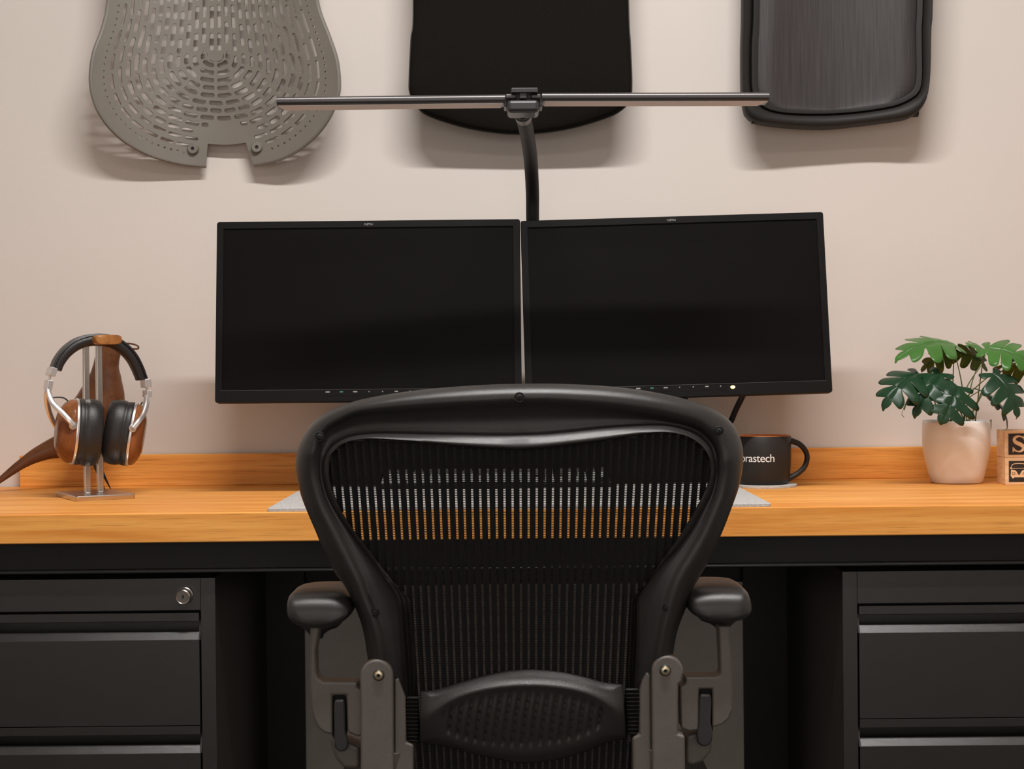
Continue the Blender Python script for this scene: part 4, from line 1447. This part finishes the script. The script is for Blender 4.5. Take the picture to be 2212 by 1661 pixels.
# px base, px tip, depth base, depth tip, normal, width, lobes, droop, cup, material
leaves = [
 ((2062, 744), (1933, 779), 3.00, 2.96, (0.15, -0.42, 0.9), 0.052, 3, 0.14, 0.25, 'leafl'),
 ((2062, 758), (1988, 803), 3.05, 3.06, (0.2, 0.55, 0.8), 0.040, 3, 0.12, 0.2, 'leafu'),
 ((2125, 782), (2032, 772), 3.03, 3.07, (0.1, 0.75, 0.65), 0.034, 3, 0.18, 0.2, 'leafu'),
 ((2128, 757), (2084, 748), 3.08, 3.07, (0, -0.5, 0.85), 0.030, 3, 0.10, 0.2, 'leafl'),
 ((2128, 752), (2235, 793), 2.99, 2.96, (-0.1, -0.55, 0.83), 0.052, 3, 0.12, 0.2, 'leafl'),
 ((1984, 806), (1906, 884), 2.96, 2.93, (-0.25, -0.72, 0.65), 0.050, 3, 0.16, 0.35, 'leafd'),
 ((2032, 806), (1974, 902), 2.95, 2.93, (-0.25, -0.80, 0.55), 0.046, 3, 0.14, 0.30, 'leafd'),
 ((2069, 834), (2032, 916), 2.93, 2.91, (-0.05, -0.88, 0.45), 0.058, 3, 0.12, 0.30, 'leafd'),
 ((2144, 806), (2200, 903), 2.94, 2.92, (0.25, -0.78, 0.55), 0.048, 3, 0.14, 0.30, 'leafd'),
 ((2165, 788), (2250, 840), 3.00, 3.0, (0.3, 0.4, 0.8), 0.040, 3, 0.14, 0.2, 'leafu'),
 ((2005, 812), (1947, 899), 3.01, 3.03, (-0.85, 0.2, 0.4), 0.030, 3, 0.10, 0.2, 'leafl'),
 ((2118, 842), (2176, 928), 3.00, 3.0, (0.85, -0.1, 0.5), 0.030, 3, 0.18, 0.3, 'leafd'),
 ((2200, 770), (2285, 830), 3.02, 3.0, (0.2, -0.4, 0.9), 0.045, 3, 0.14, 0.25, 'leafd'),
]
for i, (bp, tp, d0_, d1_, nr, w_, lo, dr, cu_, mt) in enumerate(leaves):
    B_ = P(bp[0], bp[1], d0_); T_ = P(tp[0], tp[1], d1_)
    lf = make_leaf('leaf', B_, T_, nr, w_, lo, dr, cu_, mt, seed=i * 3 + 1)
    sx_ = PX + 0.030 * math.sin(i * 2.1) + (0.012 if bp[0] > 2090 else -0.008)
    sb_ = Vector((sx_, PD - 0.010 + 0.020 * math.cos(i * 1.7), DT + PH - 0.010))
    md = sb_.lerp(B_, 0.55) + Vector((-(sx_ - B_.x) * -0.10, 0, 0.006))
    pth = cr([tuple(sb_), tuple(md), tuple(B_ + Vector((0, 0.001, -0.0008)))], 8)
    b = MB(); b.tube([Vector(p) for p in pth], [0.0013 - 0.0004 * k / (len(pth) - 1) for k in range(len(pth))], 7)
    obj('stem', b, 'stem', pot)

# ================================================================= LETTER BLOCKS
BD = 2.972
bx = P(2171.5, 1017, BD)
BS = 0.0508
def block(z, x, label, kind):
    t = thing('letter_block', label, 'toy block', (x + BS / 2, BD + BS / 2, z), 'stacked printed wooden blocks')
    b = MB(); b.box(x, x + BS, BD, BD + BS, z, z + BS)
    cube = obj('block', b, 'maple', t, bevel=0.0012, bseg=3)
    i0 = 0.0066; i1 = BS - 0.0066
    fy = BD - 0.0004
    b = MB(); b.box(x + i0, x + i1, fy, BD + 0.001, z + 0.0052, z + BS - 0.0062)
    ik = obj('printed_square', b, 'ink', t, smooth=False)
    return t, ik
zb2 = DT
t1, ik1 = block(zb2, bx.x, 'wooden block printed with a van, lower one of the stack', 'van')
t2, ik2 = block(zb2 + BS + 0.0003, bx.x - 0.0004, 'wooden block printed with a letter S, upper one of the stack', 's')
# letter S with slab serifs
ox, oz = bx.x + BS / 2, zb2 + BS + BS / 2
sp = [(0.0105, 0.0085, .0012), (0.0080, 0.0118, .0013), (0.002, 0.0142, .0014), (-0.0050, 0.0130, .0024), (-0.0085, 0.0085, .0030), (-0.0060, 0.0035, .0034), (0.0, 0.0005, .0036), (0.0062, -0.0030, .0034), (0.0088, -0.0075, .0030), (0.0055, -0.0125, .0022), (0.0, -0.0142, .0014), (-0.0065, -0.0122, .0013), (-0.0098, -0.0075, .0012)]
ss = cr(sp, 6)
b = MB()
lft, rgt = [], []
for i in range(len(ss)):
    a_ = ss[max(0, i - 1)]; c_ = ss[min(len(ss) - 1, i + 1)]
    tx, tz_ = c_[0] - a_[0], c_[1] - a_[1]
    n_ = math.hypot(tx, tz_) or 1
    nx, nz_ = -tz_ / n_, tx / n_
    w_ = ss[i][2]
    lft.append((ss[i][0] + nx * w_, ss[i][1] + nz_ * w_)); rgt.append((ss[i][0] - nx * w_, ss[i][1] - nz_ * w_))
fy = BD - 0.0004
def fpt(x, z, d_=0.0004): return Vector((ox + x, fy - d_, oz + z))
rows = [[fpt(*l_), fpt(*r_), fpt(r_[0], r_[1], -0.0002), fpt(l_[0], l_[1], -0.0002)] for l_, r_ in zip(lft, rgt)]
b.loft(rows)
b.prism([fpt(0.0088, 0.0152), fpt(0.0116, 0.0152), fpt(0.0116, 0.0062), fpt(0.0098, 0.0062)], (0, 0.0005, 0))
b.prism([fpt(-0.0116, -0.0152), fpt(-0.0090, -0.0152), fpt(-0.0098, -0.0058), fpt(-0.0116, -0.0058)], (0, 0.0005, 0))
obj('letter', b, 'maple', ik2, smooth=False)
# front of a van
oz2 = zb2 + BS / 2
def vp(x, z, d_=0.0004): return Vector((ox + x, fy - d_, oz2 + z))
b = MB()
body = [(-0.0148, 0.0022), (-0.0140, 0.0030), (-0.0085, 0.0022), (-0.0045, -0.0005), (-0.0020, -0.0052), (0.0, -0.0072)]
body = cr(body, 4)
full = body + [(-x, z) for x, z in reversed(body[:-1])]
full += [(0.0152, -0.004), (0.0158, -0.0085), (0.0135, -0.0108), (0.0128, -0.0125), (0.0112, -0.0138), (0.0095, -0.0125), (0.0090, -0.0112), (-0.0090, -0.0112), (-0.0095, -0.0125), (-0.0112, -0.0138), (-0.0128, -0.0125), (-0.0135, -0.0108), (-0.0158, -0.0085), (-0.0152, -0.004)]
b.prism([vp(x, z) for x, z in full], (0, 0.0005, 0))
b.tube([vp(x, z, 0.0002) for x, z in cr([(-0.0145, 0.0038), (-0.0138, 0.0085), (-0.0118, 0.0125), (-0.006, 0.0140), (0.006, 0.0140), (0.0118, 0.0125), (0.0138, 0.0085), (0.0145, 0.0038)], 4)], 0.0007, 6)
b.tube([vp(-0.0145, 0.0052, 0.0002), vp(0.0145, 0.0052, 0.0002)], 0.0005, 6)
for s_ in (-1, 1): b.lathe([(0.0013, 0), (0.0013, 0.0005), (0, 0.0005)], vp(s_ * 0.0158, 0.0058), axis=(0, 1, 0), seg=12)
obj('printed_van', b, 'maple', ik1, smooth=False)
for s_ in (-1, 1):
    b = MB(); b.lathe([(0.0029, 0.0004), (0.0029, -0.0002), (0.0022, -0.0002), (0.0022, 0.0004)], vp(s_ * 0.0100, -0.0040, 0.0004), axis=(0, 1, 0), seg=24, cap=False)
    obj('headlight_ring', b, 'ink', ik1)

# ================================================================= WOODEN BIRD
BDp = 3.085
bird = thing('wooden_bird', 'long-tailed carved wooden bird behind the headphones, left', 'figurine', (P(230, 1055, BDp).x, BDp, DT))
spn = [(262, 737, 4), (252, 741, 13), (243, 752, 21), (233, 772, 26), (229, 792, 28), (227, 818, 36), (222, 850, 48), (212, 885, 56), (193, 920, 54), (165, 947, 40), (135, 962, 28), (105, 972, 20.5), (75, 985, 15.5), (50, 1000, 11.5), (30, 1014, 9.5), (0, 1037, 6.5), (-30, 1058, 4.5), (-48, 1070, 1.5)]
sp3 = []
for i, (x, y, r_) in enumerate(spn):
    dd = BDp - 0.0 - (0.05 * max(0, (130 - x) / 180))
    p = P(x, y, dd)
    sp3.append((p.x, p.y, p.z, r_ / 3450 * dd))
ss = cr(sp3, 6)
b = MB(); b.tube([Vector(p[:3]) for p in ss], [max(0.0008, p[3] * 0.75) for p in ss], 28, [max(0.0008, p[3]) for p in ss], up=(0, -1, 0))
obj('body', b, 'birdw', bird, angle=80)
bk = [P(262, 742, BDp), P(278, 742, BDp), P(292, 744.5, BDp), P(299, 749, BDp), P(297, 753.5, BDp), P(287, 753.5, BDp)]
b = MB(); b.tube([Vector(p) for p in cr([tuple(p) for p in bk], 5)], 0.0017, 8)
obj('beak', b, 'birdw', bird)
for (pts) in ([(196, 985), (212, 1022), (226, 1056)], [(205, 980), (222, 1022), (239, 1054)]):
    q = [P(x, y, BDp + (0.012 if k == 0 else 0)) for k, (x, y) in enumerate(pts)]
    q[-1].z = DT + 0.0008
    b = MB(); b.tube(q, [0.0035, 0.0030, 0.0009], 10)
    obj('leg', b, 'cable', bird)

# ================================================================= HEADPHONE STAND AND HEADPHONES
th = math.radians(29.5)
ux = Vector((math.cos(th), math.sin(th), 0)); vx = Vector((-math.sin(th), math.cos(th), 0)); uz = Vector((0, 0, 1))
fl_ = P(163, 1083, 2.80)
fl_ = Vector((fl_.x, fl_.y, DT))
sc_ = fl_ + ux * 0.0538 + vx * 0.073
stand = thing('headphone_stand', 'steel twin-rod headphone stand with a wooden rest on the desk left', 'headphone stand', sc_)
b = MB()
hx, hy, r_ = 0.0538, 0.073, 0.006
rows = []
for z_, ins in ((0.0004, 0.0005), (0.0015, 0), (0.0075, 0), (0.009, 0.0012)):
    row = []
    for sx_, sy_, a0 in ((1, 1, 0), (-1, 1, 90), (-1, -1, 180), (1, -1, 270)):
        for i in range(6):
            a = math.radians(a0 + 18 * i)
            row.append(sc_ + ux * (sx_ * (hx - r_) + (r_ - ins) * math.cos(a)) + vx * (sy_ * (hy - r_) + (r_ - ins) * math.sin(a)) + uz * z_)
    rows.append(row)
b.loft(rows)
obj('base_plate', b, 'steel', stand, angle=30)
crest = P(228, 745, sc_.y).z
for s_ in (-1, 1):
    c_ = sc_ + ux * (s_ * 0.0118 - 0.002) + vx * 0.0
    b = MB(); b.box(-1, 1, -1, 1, 0, 1)
    hw_ = 0.0054
    b.v = [c_ + ux * (v.x * hw_) + vx * (v.y * hw_) + uz * (0.009 + v.z * (crest - DT - 0.009)) for v in b.v]
    obj('rod', b, 'steel', stand, bevel=0.0018, bseg=3)
b = MB()
rows = []
zt_ = crest
rc = sc_ + ux * 0.018
for (yy, sc1) in ((-0.040, 0.90), (-0.0385, 0.985), (-0.035, 1.0), (0.045, 1.0), (0.05, 0.92)):
    pr = [(0.0240 * math.copysign(abs(math.cos(a)) ** 0.45, math.cos(a)), 0.0090 + 0.0088 * math.copysign(abs(math.sin(a)) ** 0.55, math.sin(a))) for a in [2 * math.pi * k / 28 for k in range(28)]]
    rows.append([rc + ux * x * sc1 + vx * yy + uz * (zt_ + 0.0088 + (z - 0.0088) * sc1 - sc_.z + DT - DT) - Vector((0, 0, 0)) for x, z in pr])
rows = [[Vector((p.x, p.y, p.z)) for p in r_] for r_ in rows]
b.loft(rows)
obj('rest', b, 'cradle', stand, angle=50)

hpn = thing('headphones', 'over-ear headphones with walnut cups and black leather pads on the stand', 'headphones', Vector((sc_.x, sc_.y, DT + 0.05)))
hc = sc_ + vx * 0.0
def HP(px, py, v=0.0):
    """point in the headphone plane (through the stand, spanned by ux and z) seen at px,py, then shifted by v across"""
    ray = (P(px, py, 1.0) - CAM)
    n_ = vx
    t_ = (hc - CAM).dot(n_) / ray.dot(n_)
    return CAM + ray * t_ + vx * v
# head band: path seen in the image
band = [(110, 795), (118, 775), (135, 752), (160, 733), (190, 723), (218, 721.5), (245, 727), (270, 742), (291, 764), (306, 792), (316, 820)]
bs = cr(band, 6)
bp3 = [HP(x, y) for x, y in bs]
n_ = len(bp3)
ctr = HP(212, 830)
rows = []
rows2 = []
for i, p in enumerate(bp3):
    rad_ = (p - ctr).normalized()
    e_ = abs(2 * i / (n_ - 1) - 1)
    hv = 0.013 + 0.002 * (1 - e_)
    tk = 0.019 + 0.003 * (1 - e_)
    rows.append([p + vx * (hv * math.cos(a)) + rad_ * (-tk / 2 + tk / 2 * math.copysign(abs(math.sin(a)) ** 0.7, math.sin(a))) for a in [2 * math.pi * k / 20 for k in range(20)]])
    rows2.append([p + vx * s_ * hv + rad_ * t_ for s_, t_ in ((-1, -0.003), (-0.9, 0.0005), (0.9, 0.0005), (1, -0.003), (0.9, -0.004), (-0.9, -0.004))])
b = MB(); b.loft(rows)
obj('headband_padding', b, 'leather', hpn, angle=80)
b = MB(); b.loft(rows2)
obj('headband', b, 'leather', hpn, angle=40)


def hbox(px0, py0, px1, py1, v0, v1, w_, name, parent, mt='silver'):
    """bar from one pixel to the other in the headphone plane, width w_, between v0 and v1"""
    a_, c_ = HP(px0, py0), HP(px1, py1)
    d_ = (c_ - a_).normalized()
    s_ = d_.cross(vx).normalized()
    b = MB()
    pts = [a_ + s_ * w_ / 2 + vx * v0, c_ + s_ * w_ / 2 + vx * v0, c_ - s_ * w_ / 2 + vx * v0, a_ - s_ * w_ / 2 + vx * v0]
    b.prism(pts, vx * (v1 - v0))
    return obj(name, b, mt, parent, bevel=0.0012, bseg=2)


for side in (0, 1):
    if side == 0:
        blk = [(114, 794, 108, 812)]; stem_ = (108, 812, 106, 822); hinge = (106, 821, 102.5, 842)
        near = [(104, 838), (106, 852), (112, 868), (122, 880), (136, 893), (149, 907), (159, 919)]
        far = [(104, 838), (101, 852), (102, 872), (108, 895), (118, 916), (131, 932)]
    else:
        blk = [(314, 818, 316, 837)]; stem_ = (317, 837, 317.5, 844); hinge = (318, 843, 318, 858)
        near = [(317.5, 855), (317.5, 868), (314, 883), (308, 898), (299, 911), (288, 925)]
        far = [(317.5, 855), (316, 868), (312, 885), (305, 897), (296, 908), (290, 914)]
    for q_ in blk: cap_ = hbox(*q_, -0.0165, 0.0165, 0.0115, 'slider_cap', hpn)
    hbox(*stem_, -0.004, 0.004, 0.003, 'slider', hpn)
    hg = hbox(*hinge, -0.015, 0.015, 0.0095, 'hinge', hpn)
    for v_, pth, nm in ((-1, near, 'near'), (1, far, 'far')):
        n3 = []
        npt = len(pth)
        for k, (x, y) in enumerate(pth):
            f = k / (npt - 1)
            v = v_ * (0.010 + (0.047 - 0.010) * min(1, f * 1.15) ** 0.9)
            # keep the point on its pixel although it stands nearer or farther
            ray = (P(x, y, 1.0) - CAM)
            hc2 = hc + vx * v
            t_ = (hc2 - CAM).dot(vx) / ray.dot(vx)
            if v_ > 0: n3.append(HP(x, y, v) if False else CAM + ray * t_)
            else: n3.append(CAM + ray * t_)
        sp_ = cr([tuple(p) for p in n3], 5)
        b = MB(); rw = []
        for k, p in enumerate(sp_):
            p = Vector(p)
            a_ = Vector(sp_[max(0, k - 1)]); c_ = Vector(sp_[min(len(sp_) - 1, k + 1)])
            t_ = (c_ - a_).normalized()
            n1 = (vx - t_ * vx.dot(t_)).normalized(); n2 = t_.cross(n1)
            w1, w2 = 0.0030, 0.0046
            rw.append([p + n1 * w1 * sx_ + n2 * w2 * sy_ for sx_, sy_ in ((-1, -0.7), (-0.6, -1), (0.6, -1), (1, -0.7), (1, 0.7), (0.6, 1), (-0.6, 1), (-1, 0.7))])
        b.loft(rw)
        yo = obj('yoke_arm', b, 'silver', hpn, angle=60)
        if v_ < 0:
            e_ = Vector(sp_[-1])
            b = MB(); b.lathe([(0.0072, -0.0015), (0.0072, 0.0010), (0.006, 0.002), (0.0, 0.002)], e_ + vx * 0.004, axis=-vx, seg=24)
            obj('pivot', b, 'silver', yo)


def cup(center, axis, roll_t, name_side, rv, rz, pad_l, wood_l):
    """axis points outwards from the head"""
    ax = Vector(axis).normalized()
    zz = (uz + Vector((0, 0, 0)))
    zz = (zz - ax * zz.dot(ax)).normalized()
    hh = ax.cross(zz)
    def el(h, f, sq=0.9, fz=None):
        fz = fz or f
        return [center + ax * h + hh * (rv * f * math.copysign(abs(math.cos(a)) ** sq, math.cos(a))) + zz * (rz * fz * math.copysign(abs(math.sin(a)) ** sq, math.sin(a))) for a in [2 * math.pi * k / 44 for k in range(44)]]
    b = MB()
    b.loft([el(-pad_l, 0.52), el(-pad_l - 0.0005, 0.70), el(-pad_l + 0.0008, 0.86), el(-pad_l + 0.005, 0.955), el(-pad_l * 0.6, 1.0), el(-pad_l * 0.45, 1.0), el(-pad_l * 0.30, 0.975), el(-pad_l * 0.27, 0.955), el(-pad_l * 0.22, 0.975), el(-0.003, 0.985), el(0, 0.95)])
    pd = obj('ear_pad', b, 'leather', hpn, angle=80)
    b = MB()
    b.loft([el(-0.0005, 0.90), el(-0.0005, 0.975), el(0.0015, 0.99), el(0.004, 0.975), el(0.0045, 0.90)])
    obj('cup_ring', b, 'silver', hpn, angle=50)
    b = MB()
    w_ = wood_l
    b.loft([el(0.004, 0.92), el(0.004 + w_ * 0.10, 0.945), el(0.004 + w_ * 0.35, 0.92), el(0.004 + w_ * 0.62, 0.82), el(0.004 + w_ * 0.80, 0.70), el(0.004 + w_ * 0.90, 0.60), el(0.004 + w_ * 0.985, 0.52), el(0.004 + w_, 0.49), el(0.004 + w_, 0.2)])
    obj('wooden_cup', b, 'walnut', hpn, angle=30)


uL = -(ux * math.cos(math.radians(6)) - vx * math.sin(math.radians(6))) + uz * 0.10
uR = (ux * math.cos(math.radians(21)) - vx * math.sin(math.radians(21))) - uz * 0.17
cL = HP(163, 932, 0.0); cR = HP(283, 938, 0.0)
cup(cL, uL, 0, 'l', 0.044, 0.0610, 0.044, 0.030)
cup(cR, uR, 0, 'r', 0.042, 0.0600, 0.046, 0.020)
for pth in ([(116, 859), (130, 858), (142, 860), (151, 867), (156, 874)], [(276, 874), (285, 881), (296, 883), (306, 877), (312, 868)]):
    b = MB(); q = [tuple(HP(x, y, 0.012)) for x, y in pth]
    b.tube([Vector(p) for p in cr(q, 5)], 0.0013, 8)
    obj('cup_wire', b, 'cable', hpn)
